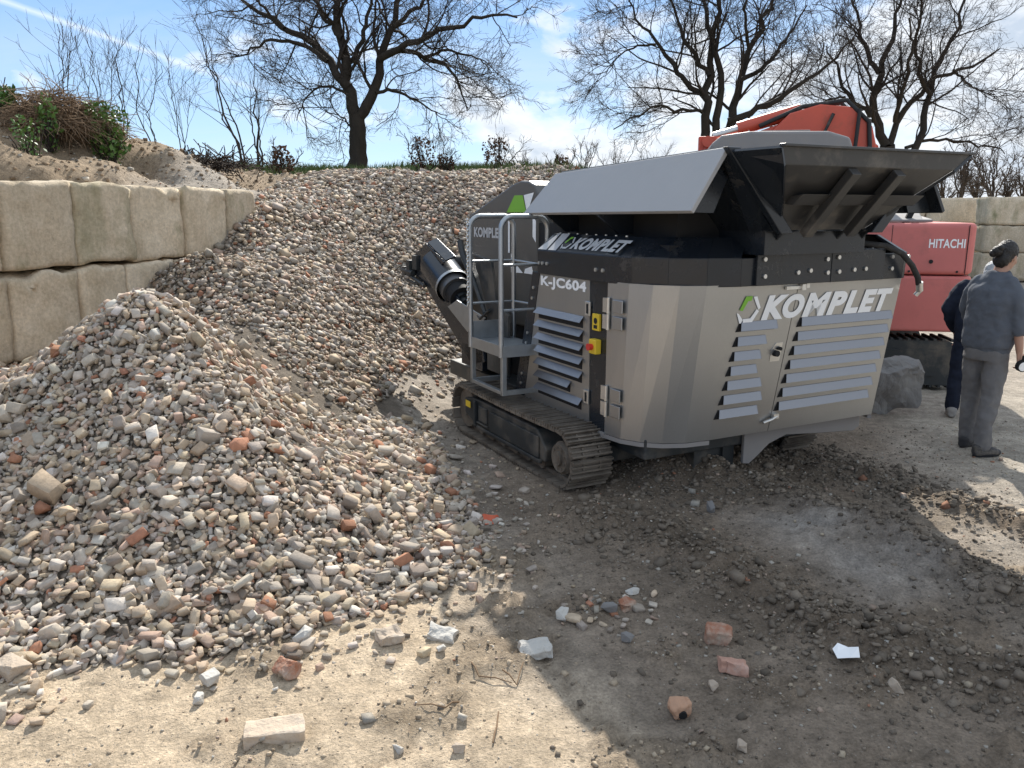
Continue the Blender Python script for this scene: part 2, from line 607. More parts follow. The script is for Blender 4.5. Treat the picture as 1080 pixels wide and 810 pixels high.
def mat_concrete(name, moss):
    m, t, b = principled(name)
    L = t.links.new
    tc = nd(t, 'ShaderNodeTexCoord')
    oi = nd(t, 'ShaderNodeObjectInfo')
    off = nd(t, 'ShaderNodeVectorMath', operation='SCALE')
    cv = nd(t, 'ShaderNodeCombineXYZ')
    for i in range(3):
        L(oi.outputs['Random'], cv.inputs[i])
    L(cv.outputs[0], off.inputs[0])
    off.inputs['Scale'].default_value = 37.0
    ad = nd(t, 'ShaderNodeVectorMath', operation='ADD')
    L(tc.outputs['Object'], ad.inputs[0])
    L(off.outputs[0], ad.inputs[1])
    P = ad.outputs[0]

    def noise(s, d=8, r=0.6, sc_=None):
        v = P
        if sc_:
            mp = nd(t, 'ShaderNodeMapping')
            mp.inputs['Scale'].default_value = sc_
            L(P, mp.inputs[0])
            v = mp.outputs[0]
        n = nd(t, 'ShaderNodeTexNoise')
        n.inputs['Scale'].default_value = s
        n.inputs['Detail'].default_value = d
        n.inputs['Roughness'].default_value = r
        L(v, n.inputs['Vector'])
        return n.outputs['Fac']

    def ramp(v, a, b_, c0, c1):
        r = nd(t, 'ShaderNodeValToRGB')
        r.color_ramp.elements[0].position = a
        r.color_ramp.elements[1].position = b_
        r.color_ramp.elements[0].color = c0 + (1,)
        r.color_ramp.elements[1].color = c1 + (1,)
        L(v, r.inputs[0])
        return r.outputs['Color']

    def mix(f, a, b_, k=None, blend='MIX'):
        q = nd(t, 'ShaderNodeMix', data_type='RGBA', blend_type=blend)
        if k is None:
            L(f, q.inputs['Factor'])
        else:
            q.inputs['Factor'].default_value = k
        L(a, q.inputs['A'])
        if isinstance(b_, tuple):
            q.inputs['B'].default_value = b_ + (1,)
        else:
            L(b_, q.inputs['B'])
        return q.outputs['Result']
    col = ramp(noise(3.0, 9), .3, .7, (.57, .465, .33), (.71, .60, .455))
    col = mix(None, col, ramp(noise(30, 5), .3, .7, (.8, .8, .8), (1.15, 1.15, 1.15)), 1.0, 'MULTIPLY')
    col = mix(None, col, ramp(noise(2.2, 7, .6, (2.2, 2.2, .6)), .35, .65, (.88, .87, .84), (1.06, 1.06, 1.06)), 1.0, 'MULTIPLY')
    # per-block tint
    rt = nd(t, 'ShaderNodeMapRange')
    rt.inputs['To Min'].default_value = 0.80
    rt.inputs['To Max'].default_value = 1.14
    L(oi.outputs['Random'], rt.inputs['Value'])
    col = mix(None, col, rt.outputs[0], 1.0, 'MULTIPLY')
    col = mix(ramp(noise(1.6, 8, .65, (1.6, 1.6, .8)), .58 - .1 * moss, .74, (0, 0, 0), (.75, .75, .75)), col, (.16, .165, .075))
    col = mix(ramp(noise(5.0, 8, .75), .62, .72, (0, 0, 0), (.55, .55, .55)), col, (.20, .17, .12))
    L(col, b.inputs['Base Color'])
    b.inputs['Roughness'].default_value = 0.92
    b.inputs['Specular IOR Level'].default_value = 0.2
    bp = nd(t, 'ShaderNodeBump')
    bp.inputs['Strength'].default_value = 0.5
    bp.inputs['Distance'].default_value = 0.02
    ms = nd(t, 'ShaderNodeMath', operation='ADD')
    L(noise(14, 8, .7), ms.inputs[0])
    L(noise(60, 4, .7), ms.inputs[1])
    L(ms.outputs[0], bp.inputs['Height'])
    L(bp.outputs[0], b.inputs['Normal'])
    return m


def mat_brushed():
    """brushed stainless: fine vertical grain in roughness and colour"""
    m, t, b = principled('brushed_steel')
    L = t.links.new
    tc = nd(t, 'ShaderNodeTexCoord')
    mp = nd(t, 'ShaderNodeMapping')
    mp.inputs['Scale'].default_value = (520, 520, 1.2)
    L(tc.outputs['Object'], mp.inputs[0])
    n = nd(t, 'ShaderNodeTexNoise')
    n.inputs['Scale'].default_value = 1
    n.inputs['Detail'].default_value = 4
    L(mp.outputs[0], n.inputs['Vector'])
    n2 = nd(t, 'ShaderNodeTexNoise')
    n2.inputs['Scale'].default_value = 2.2
    n2.inputs['Detail'].default_value = 7
    L(tc.outputs['Object'], n2.inputs['Vector'])
    ra = nd(t, 'ShaderNodeValToRGB')
    ra.color_ramp.elements[0].color = (.395, .398, .395, 1)
    ra.color_ramp.elements[1].color = (.435, .438, .435, 1)
    ra.color_ramp.elements[0].position = .3
    ra.color_ramp.elements[1].position = .7
    L(n.outputs['Fac'], ra.inputs[0])
    mx = nd(t, 'ShaderNodeMix', data_type='RGBA')
    mr0 = nd(t, 'ShaderNodeMapRange')
    mr0.inputs['From Min'].default_value = .45
    mr0.inputs['From Max'].default_value = .75
    mr0.inputs['To Max'].default_value = .35
    L(n2.outputs['Fac'], mr0.inputs['Value'])
    L(mr0.outputs[0], mx.inputs['Factor'])
    L(ra.outputs['Color'], mx.inputs['A'])
    mx.inputs['B'].default_value = (.345, .34, .325, 1)
    L(mx.outputs['Result'], b.inputs['Base Color'])
    b.inputs['Metallic'].default_value = 0.88
    mr = nd(t, 'ShaderNodeMapRange')
    mr.inputs['To Min'].default_value = .30
    mr.inputs['To Max'].default_value = .50
    L(n2.outputs['Fac'], mr.inputs['Value'])
    L(mr.outputs[0], b.inputs['Roughness'])
    bp = nd(t, 'ShaderNodeBump')
    bp.inputs['Strength'].default_value = .04
    bp.inputs['Distance'].default_value = .004
    L(n.outputs['Fac'], bp.inputs['Height'])
    L(bp.outputs[0], b.inputs['Normal'])
    return m


M_EARTH = mat_ground()
M_STONE = mat_attr('broken_stone', 0.9, 0.22, 26, 0.5, 60, 0.012)
M_GRAVEL = mat_attr('fine_gravel', 0.92, 0.2, 60, 0.3, 120, 0.006)
M_CONC = mat_concrete('cast_concrete', 0.0)
M_CONC_MOSS = mat_concrete('mossy_concrete', .35)
M_STEEL = mat_brushed()
DUST = (.27, .235, .19)
M_BLACK = mat_simple('black_paint', (.014, .018, .024), .24, 0, .25, 5, .0, 60, DUST, .06, 3.5, .5)
M_HOPPER = mat_simple('dark_grey_paint', (.036, .035, .034), .36, 0, .2, 4, .03, 20, DUST, .18, 3.0)
M_HOODG = mat_simple('warm_grey_paint', (.105, .098, .088), .42, 0, .15, 4, .02, 20, DUST, .12, 3.0)
M_WING = mat_simple('grey_sheet', (.34, .335, .33), .40, 0.0, .10, 3, .12, 10, (.36, .34, .31), .05, 6.0)
M_VOID = mat_simple('void_black', (.010, .010, .011), .8, 0, .2)  # for black parts, and for plates and plugs standing in for dark openings
M_GALV = mat_simple('galvanised_steel', (.40, .42, .43), .42, .85, .18, 14, .02, 40, DUST, .10, 4)
M_LOUV = mat_simple('louvre_steel', (.27, .28, .305), .42, .8, .10, 10)
M_ZINC = mat_simple('zinc_fitting', (.62, .61, .58), .32, .8, .15, 20)
M_WHITE = mat_simple('white_vinyl', (.88, .88, .87), .5, 0, .04)
M_GREYV = mat_simple('silver_vinyl', (.50, .50, .50), .5, 0, .05)
M_GREEN = mat_simple('green_vinyl', (.20, .46, .04), .5, 0, .06)
M_YELLOW = mat_simple('yellow_plastic', (.72, .50, .03), .5, 0, .08)
M_REDP = mat_simple('red_plastic', (.62, .04, .03), .45, 0, .08)
M_TRACK = mat_simple('track_steel', (.15, .125, .10), .62, .45, .35, 16, .3, 45, (.22, .185, .145), .55, 5)
M_TFRAME = mat_simple('track_frame_paint', (.022, .026, .028), .5, 0, .3, 8, .05, 40, (.16, .135, .105), .42, 3.2)
M_RUBBER = mat_simple('black_rubber', (.022, .022, .022), .75, 0, .3, 20, .1, 80, DUST, .25, 5)
M_DRUM = mat_simple('worn_drum_steel', (.12, .12, .12), .38, .5, .2, 9, .03, 30, DUST, .2, 4)
M_SALMON = mat_simple('faded_red_paint', (.56, .155, .135), .55, 0, .16, 3, .02, 20, (.34, .13, .11), .30, 3.2)
M_ORANGE = mat_simple('orange_red_paint', (.55, .085, .045), .42, 0, .15, 4, .02, 20, (.25, .10, .06), .2, 5)
M_GREYM = mat_simple('faded_grey_paint', (.24, .225, .215), .5, 0, .12, 4, .02, 20, DUST, .2, 4)
M_GLASS = mat_simple('dark_glass', (.015, .02, .022), .08, 0, .1)
M_BARK = mat_simple('bark', (.045, .037, .030), .95, 0, .45, 6, .7, 18, None, 0, 3, .1, (1, 1, .35))
M_TWIG = mat_simple('twig_bark', (.050, .040, .034), .95, 0, .35, 3, 0, 18, None, 0, 3, .1)
M_PALETWIG = mat_simple('grey_twig_bark', (.125, .098, .078), .95, 0, .35, 3, 0, 18, None, 0, 3, .1)
M_BRUSH = mat_simple('dry_brushwood', (.22, .15, .095), .95, 0, .45, 4, 0, 18, None, 0, 3, .1)
M_DRYLEAF = mat_simple('dry_leaf', (.115, .062, .034), .85, 0, .45, 5)
M_IVY = mat_simple('ivy_leaf', (.085, .17, .03), .5, 0, .55, 6)
M_GRASS = mat_simple('grass_blade', (.085, .12, .03), .8, 0, .5, 2)
M_SKIN = mat_simple('skin', (.42, .235, .165), .5, 0, .12, 12)
M_HAIR = mat_simple('dark_hair', (.016, .013, .011), .5, 0, .4, 60, .5, 90)
M_GHAIR = mat_simple('grey_hair', (.42, .42, .42), .6, 0, .3, 60, .5, 90)
M_SWEAT = mat_simple('grey_sweatshirt', (.105, .115, .135), .95, 0, .16, 20, .25, 30, (.20, .19, .18), .06, 6, .2)
M_TROUS = mat_simple('grey_work_trousers', (.155, .15, .15), .95, 0, .18, 14, .3, 25, (.27, .25, .22), .2, 5, .2)
M_NAVY = mat_simple('navy_cloth', (.016, .020, .034), .92, 0, .25, 14, .25, 25, None, 0, 3, .2)
M_SHOE = mat_simple('dark_shoe', (.035, .034, .036), .75, 0, .3, 20, .1, 60, DUST, .3, 8)
M_PSHOE = mat_simple('dusty_pale_shoe', (.28, .26, .24), .85, 0, .25, 20, .1, 60)
M_BRICK = mat_simple('broken_brick', (.34, .15, .09), .92, 0, .3, 16, .5, 50, (.42, .35, .28), .62, 9, .2)
M_PALEBRICK = mat_simple('mortared_brick', (.44, .36, .28), .92, 0, .22, 14, .5, 50, (.50, .46, .40), .35, 10, .2)
M_PLASTER = mat_simple('white_plaster', (.50, .475, .43), .9, 0, .15, 14, .4, 50, DUST, .25, 10, .2)
M_BOULDER = mat_simple('grey_rock', (.22, .21, .20), .92, 0, .3, 5, .7, 22, (.30, .28, .24), .25, 4, .2)


# ------------------------------------------------------------------ object helpers
def link(name, me, parent=None):
    o = bpy.data.objects.new(name, me)
    COL.objects.link(o)
    if parent is not None:
        o.parent = parent
    return o


def tag(o, label=None, cat=None, group=None, kind=None):
    if label: o['label'] = label
    if cat: o['category'] = cat
    if group: o['group'] = group
    if kind: o['kind'] = kind
    return o


def thing(name, loc, rz, label, cat, group=None):
    o = link(name, None)
    o.location = loc
    o.rotation_euler = (0, 0, rz)
    return tag(o, label, cat, group)


def np_mesh(name, V, faces, mat, col=None, smooth=False):
    """faces: (N,3) or (N,4) array, or list of such arrays; col: per-vertex rgb"""
    me = bpy.data.meshes.new(name)
    V = np.asarray(V, np.float32)
    fs = faces if isinstance(faces, list) else [faces]
    fs = [np.asarray(f, np.int32) for f in fs if len(f)]
    me.vertices.add(len(V))
    me.vertices.foreach_set('co', V.ravel())
    nl = sum(f.size for f in fs)
    npoly = sum(len(f) for f in fs)
    me.loops.add(nl)
    me.loops.foreach_set('vertex_index', np.concatenate([f.ravel() for f in fs]))
    me.polygons.add(npoly)
    st = []
    c = 0
    for f in fs:
        k = f.shape[1]
        st.append(c + np.arange(len(f)) * k)
        c += f.size
    me.polygons.foreach_set('loop_start', np.concatenate(st).astype(np.int32))
    if smooth:
        me.polygons.foreach_set('use_smooth', np.ones(npoly, bool))
    me.update(calc_edges=True)
    if col is not None:
        a = me.color_attributes.new('Col', 'FLOAT_COLOR', 'POINT')
        c4 = np.ones((len(V), 4), np.float32)
        c4[:, :3] = col
        a.data.foreach_set('color', c4.ravel())
    me.materials.append(mat)
    return me


def frame(d):
    d = Vector(d).normalized()
    a = Vector((0, 0, 1)) if abs(d.z) < 0.95 else Vector((1, 0, 0))
    x = a.cross(d).normalized()
    y = d.cross(x)
    return x, y, d


class MB:
    """collects simple solids, builds ONE mesh object"""

    def __init__(self):
        self.v = []
        self.f = []
        self.sm = []

    def add(self, vs, fs, smooth=False):
        b = len(self.v)
        self.v += [tuple(p) for p in vs]
        self.f += [tuple(b + i for i in q) for q in fs]
        self.sm += [smooth] * len(fs)
        return self

    def box(self, c, s, rot=None):
        x, y, z = (q / 2 for q in s)
        vs = [Vector((a * x, b * y, d * z)) for d in (-1, 1) for b in (-1, 1) for a in (-1, 1)]
        if rot is not None:
            vs = [rot @ p for p in vs]
        c = Vector(c)
        return self.add([p + c for p in vs], [(0, 2, 3, 1), (4, 5, 7, 6), (0, 1, 5, 4), (2, 6, 7, 3), (0, 4, 6, 2), (1, 3, 7, 5)])

    def span(self, a, b):
        a = Vector(a); b = Vector(b)
        return self.box((a + b) / 2, [abs(q) for q in (b - a)])

    def plate(self, pts, t):
        """planar (or nearly) polygon thickened by t on its back side"""
        pts = [Vector(p) for p in pts]
        n = Vector((0, 0, 0))
        for i in range(len(pts)):
            n += pts[i].cross(pts[(i + 1) % len(pts)])
        n.normalize()
        k = len(pts)
        vs = pts + [p - n * t for p in pts]
        fs = [tuple(range(k)), tuple(range(2 * k - 1, k - 1, -1))]
        for i in range(k):
            j = (i + 1) % k
            fs.append((i, i + k, j + k, j))
        return self.add(vs, fs)

    def prism(self, poly, axis, a, b):
        """poly of (p,q) in the two axes other than `axis`, extruded from a to b"""
        k = len(poly)
        mk = {'x': lambda p, q, w: (w, p, q), 'y': lambda p, q, w: (p, w, q), 'z': lambda p, q, w: (p, q, w)}[axis]
        vs = [mk(p, q, a) for p, q in poly] + [mk(p, q, b) for p, q in poly]
        fs = [tuple(range(k))[::-1], tuple(range(k, 2 * k))]
        for i in range(k):
            j = (i + 1) % k
            fs.append((i, j, j + k, i + k))
        return self.add(vs, fs)

    def cyl(self, p0, p1, r0, r1=None, n=16, caps=True):
        r1 = r0 if r1 is None else r1
        p0 = Vector(p0); p1 = Vector(p1)
        x, y, d = frame(p1 - p0)
        vs = []
        for p, r in ((p0, r0), (p1, r1)):
            for i in range(n):
                a = 2 * math.pi * i / n
                vs.append(p + x * math.cos(a) * r + y * math.sin(a) * r)
        self.add(vs, [(i, (i + 1) % n, n + (i + 1) % n, n + i) for i in range(n)], True)
        if caps:
            self.add(vs[:n], [tuple(range(n))[::-1]])
            self.add(vs[n:], [tuple(range(n))])
        return self

    def tube(self, pts, r, n=10, caps=True):
        pts = [Vector(p) for p in pts]
        rs = r if isinstance(r, (list, tuple)) else [r] * len(pts)
        k = len(pts)
        vs = []
        px = None
        for i, p in enumerate(pts):
            d = (pts[min(i + 1, k - 1)] - pts[max(i - 1, 0)]).normalized()
            if px is None:
                x, y, _ = frame(d)
            else:
                x = (px - d * px.dot(d)).normalized()
                y = d.cross(x)
            px = x
            for j in range(n):
                a = 2 * math.pi * j / n
                vs.append(p + x * math.cos(a) * rs[i] + y * math.sin(a) * rs[i])
        fs = [(i * n + j, i * n + (j + 1) % n, (i + 1) * n + (j + 1) % n, (i + 1) * n + j) for i in range(k - 1) for j in range(n)]
        self.add(vs, fs, True)
        if caps:
            self.add(vs[:n], [tuple(range(n))[::-1]])
            self.add(vs[-n:], [tuple(range(n))])
        return self

    def ball(self, c, r, n=12, m=8, sq=(1, 1, 1), rot=None):
        vs = []
        for i in range(m + 1):
            th = math.pi * i / m
            for j in range(n):
                a = 2 * math.pi * j / n
                p = Vector((r * sq[0] * math.sin(th) * math.cos(a), r * sq[1] * math.sin(th) * math.sin(a), r * sq[2] * math.cos(th)))
                vs.append((rot @ p if rot is not None else p) + Vector(c))
        fs = [(i * n + j, (i + 1) * n + j, (i + 1) * n + (j + 1) % n, i * n + (j + 1) % n) for i in range(m) for j in range(n)]
        return self.add(vs, fs, True)

    def loft(self, rings, n=20, p=2.3, caps=True):
        """rings: (centre, rx, ry, rot) ellipses (superellipse power p) lying across z of rot"""
        vs = []
        for c, rx, ry, rot in rings:
            for j in range(n):
                a = 2 * math.pi * j / n
                ca, sa = math.cos(a), math.sin(a)
                q = Vector((rx * math.copysign(abs(ca) ** (2 / p), ca), ry * math.copysign(abs(sa) ** (2 / p), sa), 0))
                if rot is not None:
                    q = rot @ q
                vs.append(Vector(c) + q)
        k = len(rings)
        fs = [(i * n + j, i * n + (j + 1) % n, (i + 1) * n + (j + 1) % n, (i + 1) * n + j) for i in range(k - 1) for j in range(n)]
        self.add(vs, fs, True)
        if caps:
            self.add(vs[:n], [tuple(range(n))[::-1]])
            self.add(vs[-n:], [tuple(range(n))])
        return self

    def build(self, name, mat, parent=None, bevel=0.0, seg=2, weld=False):
        me = bpy.data.meshes.new(name)
        me.from_pydata([tuple(p) for p in self.v], [], self.f)
        me.polygons.foreach_set('use_smooth', self.sm)
        me.materials.append(mat)
        me.validate()
        me.update()
        bm = bmesh.new()
        bm.from_mesh(me)
        if weld:
            bmesh.ops.remove_doubles(bm, verts=bm.verts, dist=1e-5)
        bmesh.ops.recalc_face_normals(bm, faces=bm.faces)
        bm.to_mesh(me)
        bm.free()
        o = link(name, me, parent)
        if bevel:
            b = o.modifiers.new('bevel', 'BEVEL')
            b.width = bevel
            b.segments = seg
            b.limit_method = 'ANGLE'
            b.angle_limit = R(35)
            b.harden_normals = False
        return o


def glyphs(text, shear=0.0, bold=0.0):
    """lettering as a flat mesh in unit coordinates: vertices (x 0..1, y 0..1), faces"""
    cu = bpy.data.curves.new('lettering', 'FONT')
    cu.body = text
    cu.size = 1
    cu.shear = shear
    cu.offset = bold
    cu.space_character = 1.0 + bold * 1.6
    cu.resolution_u = 5
    ob = bpy.data.objects.new('lettering', cu)
    COL.objects.link(ob)
    dg = bpy.context.evaluated_depsgraph_get()
    me = bpy.data.meshes.new_from_object(ob.evaluated_get(dg))
    v = np.array([p.co[:2] for p in me.vertices])
    f = [tuple(p.vertices) for p in me.polygons]
    bpy.data.objects.remove(ob)
    bpy.data.curves.remove(cu)
    bpy.data.meshes.remove(me)
    lo, hi = v.min(0), v.max(0)
    return (v - lo) / (hi - lo), f


def lettering(name, text, o, e1, e2, w, h, mat, parent, shear=0.0, bold=0.03, lift=0.003):
    v, f = glyphs(text, shear, bold)
    o = Vector(o); e1 = Vector(e1).normalized(); e2 = Vector(e2).normalized()
    n = e1.cross(e2).normalized()
    P = [o + e1 * (a * w) + e2 * (b * h) + n * lift for a, b in v]
    me = bpy.data.meshes.new(name)
    me.from_pydata([tuple(p) for p in P], [], f)
    me.materials.append(mat)
    me.update()
    return link(name, me, parent)


def decal(name, polys, o, e1, e2, sx, sy, mat, parent, lift=0.003):
    o = Vector(o); e1 = Vector(e1).normalized(); e2 = Vector(e2).normalized()
    n = e1.cross(e2).normalized()
    V = []
    F = []
    for pl in polys:
        b = len(V)
        V += [tuple(o + e1 * (x * sx) + e2 * (y * sy) + n * lift) for x, y in pl]
        F.append(tuple(range(b, b + len(pl))))
    me = bpy.data.meshes.new(name)
    me.from_pydata(V, [], F)
    me.materials.append(mat)
    me.update()
    return link(name, me, parent)


# ------------------------------------------------------------------ ground sheet
def axis(segs):
    out = []
    for a, b, s in segs:
        n = max(1, int(round((b - a) / s)))
        out += list(np.linspace(a, b, n, endpoint=False))
    out.append(segs[-1][1])
    return np.array(out)


TOE = [(-4.6, 1.9), (-3.4, 2.25)] + g((0, 718), (60, 708), (250, 692), (330, 668), (470, 622), (515, 592), (508, 548), (478, 497), (448, 460), (414, 436), (424, 420), (455, 408), (495, 397), (560, 384))
RUBBLE_POLY = TOE + [(1.3, 10.9),
               (2.2, 11.4), (3.6, 12.6), (3.6, 15.2), (-2.6, 15.2), (-3.7, 13.2), (-3.45, 11.2), (-3.35, 10.7), (-3.95, 8.6), (-4.5, 7.0), (-5.4, 5.2), (-5.6, 3.2)]


def ground():
    xs = axis([(-900, -120, 130), (-120, -24, 8), (-24, -8, 0.5), (-8, -5, 0.12), (-5, 5.2, 0.04), (5.2, 8, 0.12), (8, 24, 0.5), (24, 120, 8), (120, 900, 130)])
    ys = axis([(-60, -2, 6), (-2, 1.4, 0.4), (1.4, 7.5, 0.036), (7.5, 11, 0.07), (11, 16, 0.14), (16, 34, 0.45), (34, 130, 6), (130, 1500, 110)])
    X, Y = np.meshgrid(xs, ys)
    Z = height(X, Y)
    fade = sstep(40, 120, np.hypot(X, Y))
    Z = Z * (1 - fade) + fade * np.where(X > 8, 0.4, 1.6)
    V = np.stack([X, Y, Z], -1).reshape(-1, 3)
    nx, ny = len(xs), len(ys)
    i = (np.arange(ny - 1)[:, None] * nx + np.arange(nx - 1)[None]).ravel()
    F = np.stack([i, i + 1, i + nx + 1, i + nx], -1)
    x, y = X.ravel(), Y.ravel()
    # soil colours: dry sand near the lens, damp dark earth where the tracks have turned it and painted wider over the shaded zone, grey dust elsewhere
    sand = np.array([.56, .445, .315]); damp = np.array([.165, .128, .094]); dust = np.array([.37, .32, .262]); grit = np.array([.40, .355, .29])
    berm = np.array([.30, .225, .150]); grass = np.array([.12, .125, .05]); heap = np.array([.20, .165, .128]); bare = np.array([.37, .335, .295])
    c = np.tile(dust, (len(x), 1))

    def lay(col, w):
        nonlocal c
        w = np.clip(w, 0, 1)[:, None]
        c = c * (1 - w) + col * w
    n1 = fbm(x * 1.1, y * 1.1, 201, 4)
    lay(sand, sstep(0.9, -0.5, 0) * 0 + (1 - sstep(-0.2, 0.9, x + 0.35 * (y - 3.0) + 0.5 * n1)) * (1 - sstep(4.2, 5.4, y)))
    crumb = sstep(.10, .30, fbm(x * 2.6, y * 2.6, 231, 5)) * (1 - sstep(4.4, 5.6, y))
    lay(np.array([.30, .235, .165]), crumb * .8)
    track = np.exp(-(fbm(x * 1.3, y * 1.3, 251, 3) / .03) ** 2) * (1 - sstep(3.6, 4.6, y))
    lay(np.array([.33, .26, .185]), track * .55)
    lay(grit, sstep(3.3, 4.4, x + 0.5 * n1) * (1 - sstep(8.6, 11, y)) * 0.8)
    lay(damp * 1.38, .85 * sstep(-.35, .55, x - .05 + .28 * (y - 4.2) + .55 * n1) * (1 - sstep(7.4, 8.6, y)) * (1 - sstep(2.3, 3.4, x - .25 * (y - 4.5) + .6 * n1)))  # broad dark brown follows the machine's shadow, shade put into the soil colour
    for pts, w in ((RIDGE_A, 0.34), (RIDGE_B, 0.28), (RIDGE_C, 0.20)):
        lay(damp, 1.05 * np.exp(-(np.maximum(seg_dist(x, y, pts) + 0.32 * fbm(x * 1.7, y * 1.7, 207, 4), 0) / w) ** 2))
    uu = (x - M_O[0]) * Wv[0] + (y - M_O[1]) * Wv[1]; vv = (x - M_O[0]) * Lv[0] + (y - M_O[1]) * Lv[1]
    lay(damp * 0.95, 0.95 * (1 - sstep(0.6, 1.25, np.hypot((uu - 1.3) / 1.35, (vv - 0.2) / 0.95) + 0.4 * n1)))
    lay(bare, 0.85 * soft_poly(x, y, BARE, .22, 401) * (.75 + .6 * fbm(x * 4, y * 4, 411, 4)))
    lay(heap, in_poly(x, y, RUBBLE_POLY) * 1.0)  # soil under the rubble darkened to deepen the shade between stones
    lay(heap * 0.75, np.exp(-(seg_dist(x, y, STREAK) / 0.4) ** 2))
    lay(berm, (1 - sstep(-5.0, -4.2, x + 0.2 * n1)) * sstep(6.0, 7.0, y))
    lay(berm, sstep(11.5, 12.5, y) * (1 - sstep(-3.4, -2.8, x)))
    lay(grass, sstep(15.2, 17, y + 2.0 * n1) * (1 - sstep(9, 14, x)) * 0.9)
    lay(np.array([.17, .145, .09]), sstep(30, 44, y + 2 * n1))
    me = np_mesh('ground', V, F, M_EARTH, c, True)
    o = link('ground', me)
    tag(o, 'dusty yard ground with dry sand, damp wheel ruts and grassy bank', 'ground', kind='structure')


ground()

# ------------------------------------------------------------------ stones
rng = np.random.default_rng(7)


def hull(n, flat, seed, bevel=0.0, chunky=False):
    r = np.random.default_rng(seed)
    p = r.normal(size=(n, 3))
    p /= np.linalg.norm(p, axis=1, keepdims=True)
    if chunky:
        p = np.sign(p) * np.abs(p) ** 0.55
    p *= r.uniform(.8, 1.05, (n, 1))
    p *= np.array([r.uniform(.85, 1.2), r.uniform(.6, .85), flat])
    bm = bmesh.new()
    for q in p:
        bm.verts.new(q)
    res = bmesh.ops.convex_hull(bm, input=bm.verts)
    junk = [e for e in res['geom_interior'] if isinstance(e, bmesh.types.BMVert)]
    if junk:
        bmesh.ops.delete(bm, geom=junk, context='VERTS')
    bmesh.ops.dissolve_limit(bm, angle_limit=R(14), verts=bm.verts, edges=bm.edges)
    if bevel:
        bmesh.ops.bevel(bm, geom=list(bm.edges), offset=bevel, segments=1, affect='EDGES', clamp_overlap=True)
    bmesh.ops.triangulate(bm, faces=bm.faces)
    bmesh.ops.recalc_face_normals(bm, faces=bm.faces)
    bm.verts.index_update()
    V = np.array([v.co for v in bm.verts])
    F = np.array([[v.index for v in f.verts] for f in bm.faces])
    bm.free()
    V /= np.abs(V).max() * 2          # longest extent about 1
    return V, F


NEAR_T = [hull(int(rng.integers(10, 20)), rng.uniform(.32, .72), 100 + i, 0.03, i % 4 != 0) for i in range(22)]
FAR_T = [hull(int(rng.integers(8, 12)), rng.uniform(.3, .7), 300 + i, 0, i % 2 == 0) for i in range(14)]

PAL = [(.40, (.425, .385, .325), 'grey'), (.27, (.455, .375, .275), 'tan'), (.12, (.44, .335, .26), 'pink'), (.035, (.37, .190, .120), 'brick'), (.07, (.57, .535, .475), 'white'), (.09, (.255, .222, .185), 'dark')]
PW = np.array([p[0] for p in PAL]); PW /= PW.sum()
PC = np.array([p[1] for p in PAL])


def broken(seed, flat, bevel=.02, cut=True):
    """a lump with broken faces: a skewed block with corners knocked off"""
    r = np.random.default_rng(seed)
    w = r.uniform(.5, .95)
    P = []
    for sx in (-1, 1):
        for sy in (-1, 1):
            for sz in (-1, 1):
                c = np.array([sx, sy * w, sz * flat]) * (1 - r.uniform(0, .38, 3) * np.array([1, 1, .5]))
                if cut and r.uniform() < .35:
                    for ax in range(3):
                        q = c.copy(); q[ax] *= r.uniform(.25, .6)
                        P.append(q)
                else:
                    P.append(c)
    bm = bmesh.new()
    for q in P:
        bm.verts.new(q)
    res = bmesh.ops.convex_hull(bm, input=bm.verts)
    junk = [e for e in res['geom_interior'] if isinstance(e, bmesh.types.BMVert)]
    if junk:
        bmesh.ops.delete(bm, geom=junk, context='VERTS')
    bmesh.ops.dissolve_limit(bm, angle_limit=R(10), verts=bm.verts, edges=bm.edges)
    if bevel:
        bmesh.ops.bevel(bm, geom=list(bm.edges), offset=bevel, segments=1, affect='EDGES', clamp_overlap=True)
    bmesh.ops.triangulate(bm, faces=bm.faces)
    bmesh.ops.recalc_face_normals(bm, faces=bm.faces)
    bm.verts.index_update()
    V = np.array([v.co for v in bm.verts])
    F = np.array([[v.index for v in f.verts] for f in bm.faces])
    bm.free()
    V -= V.mean(0)
    V /= np.abs(V).max() * 2
    return V, F


NEAR_T = [broken(1000 + i, rng.uniform(.22, .75), .010) if i % 4 else NEAR_T[i] for i in range(28)] if len(NEAR_T) >= 28 else [broken(1000 + i, rng.uniform(.22, .75), .010) if i % 4 else NEAR_T[i % 22] for i in range(28)]
FAR_T = [broken(1100 + i, rng.uniform(.22, .7), 0, False) if i % 4 else FAR_T[i] for i in range(14)]


def rotmats(n, normal, tilt):
    """random spin about the normal, tilted off it by a random amount"""
    a = rng.uniform(0, 2 * np.pi, n)
    ax = rng.normal(size=(n, 3)); ax[:, 2] *= .3
    ax /= np.linalg.norm(ax, axis=1, keepdims=True)
    th = rng.normal(size=n) * tilt

    def rod(k, t):
        K = np.zeros((len(t), 3, 3))
        K[:, 0, 1] = -k[:, 2]; K[:, 0, 2] = k[:, 1]; K[:, 1, 0] = k[:, 2]; K[:, 1, 2] = -k[:, 0]; K[:, 2, 0] = -k[:, 1]; K[:, 2, 1] = k[:, 0]
        s = np.sin(t)[:, None, None]; c = np.cos(t)[:, None, None]
        return np.eye(3)[None] + s * K + (1 - c) * (K @ K)
    z = np.tile([0, 0, 1.0], (n, 1))
    k = np.cross(z, normal); s = np.linalg.norm(k, axis=1)
    k = np.where(s[:, None] > 1e-6, k / np.maximum(s, 1e-6)[:, None], [1, 0, 0])
    return rod(ax, th) @ rod(k, np.arcsin(np.clip(s, 0, 1))) @ rod(z, a)


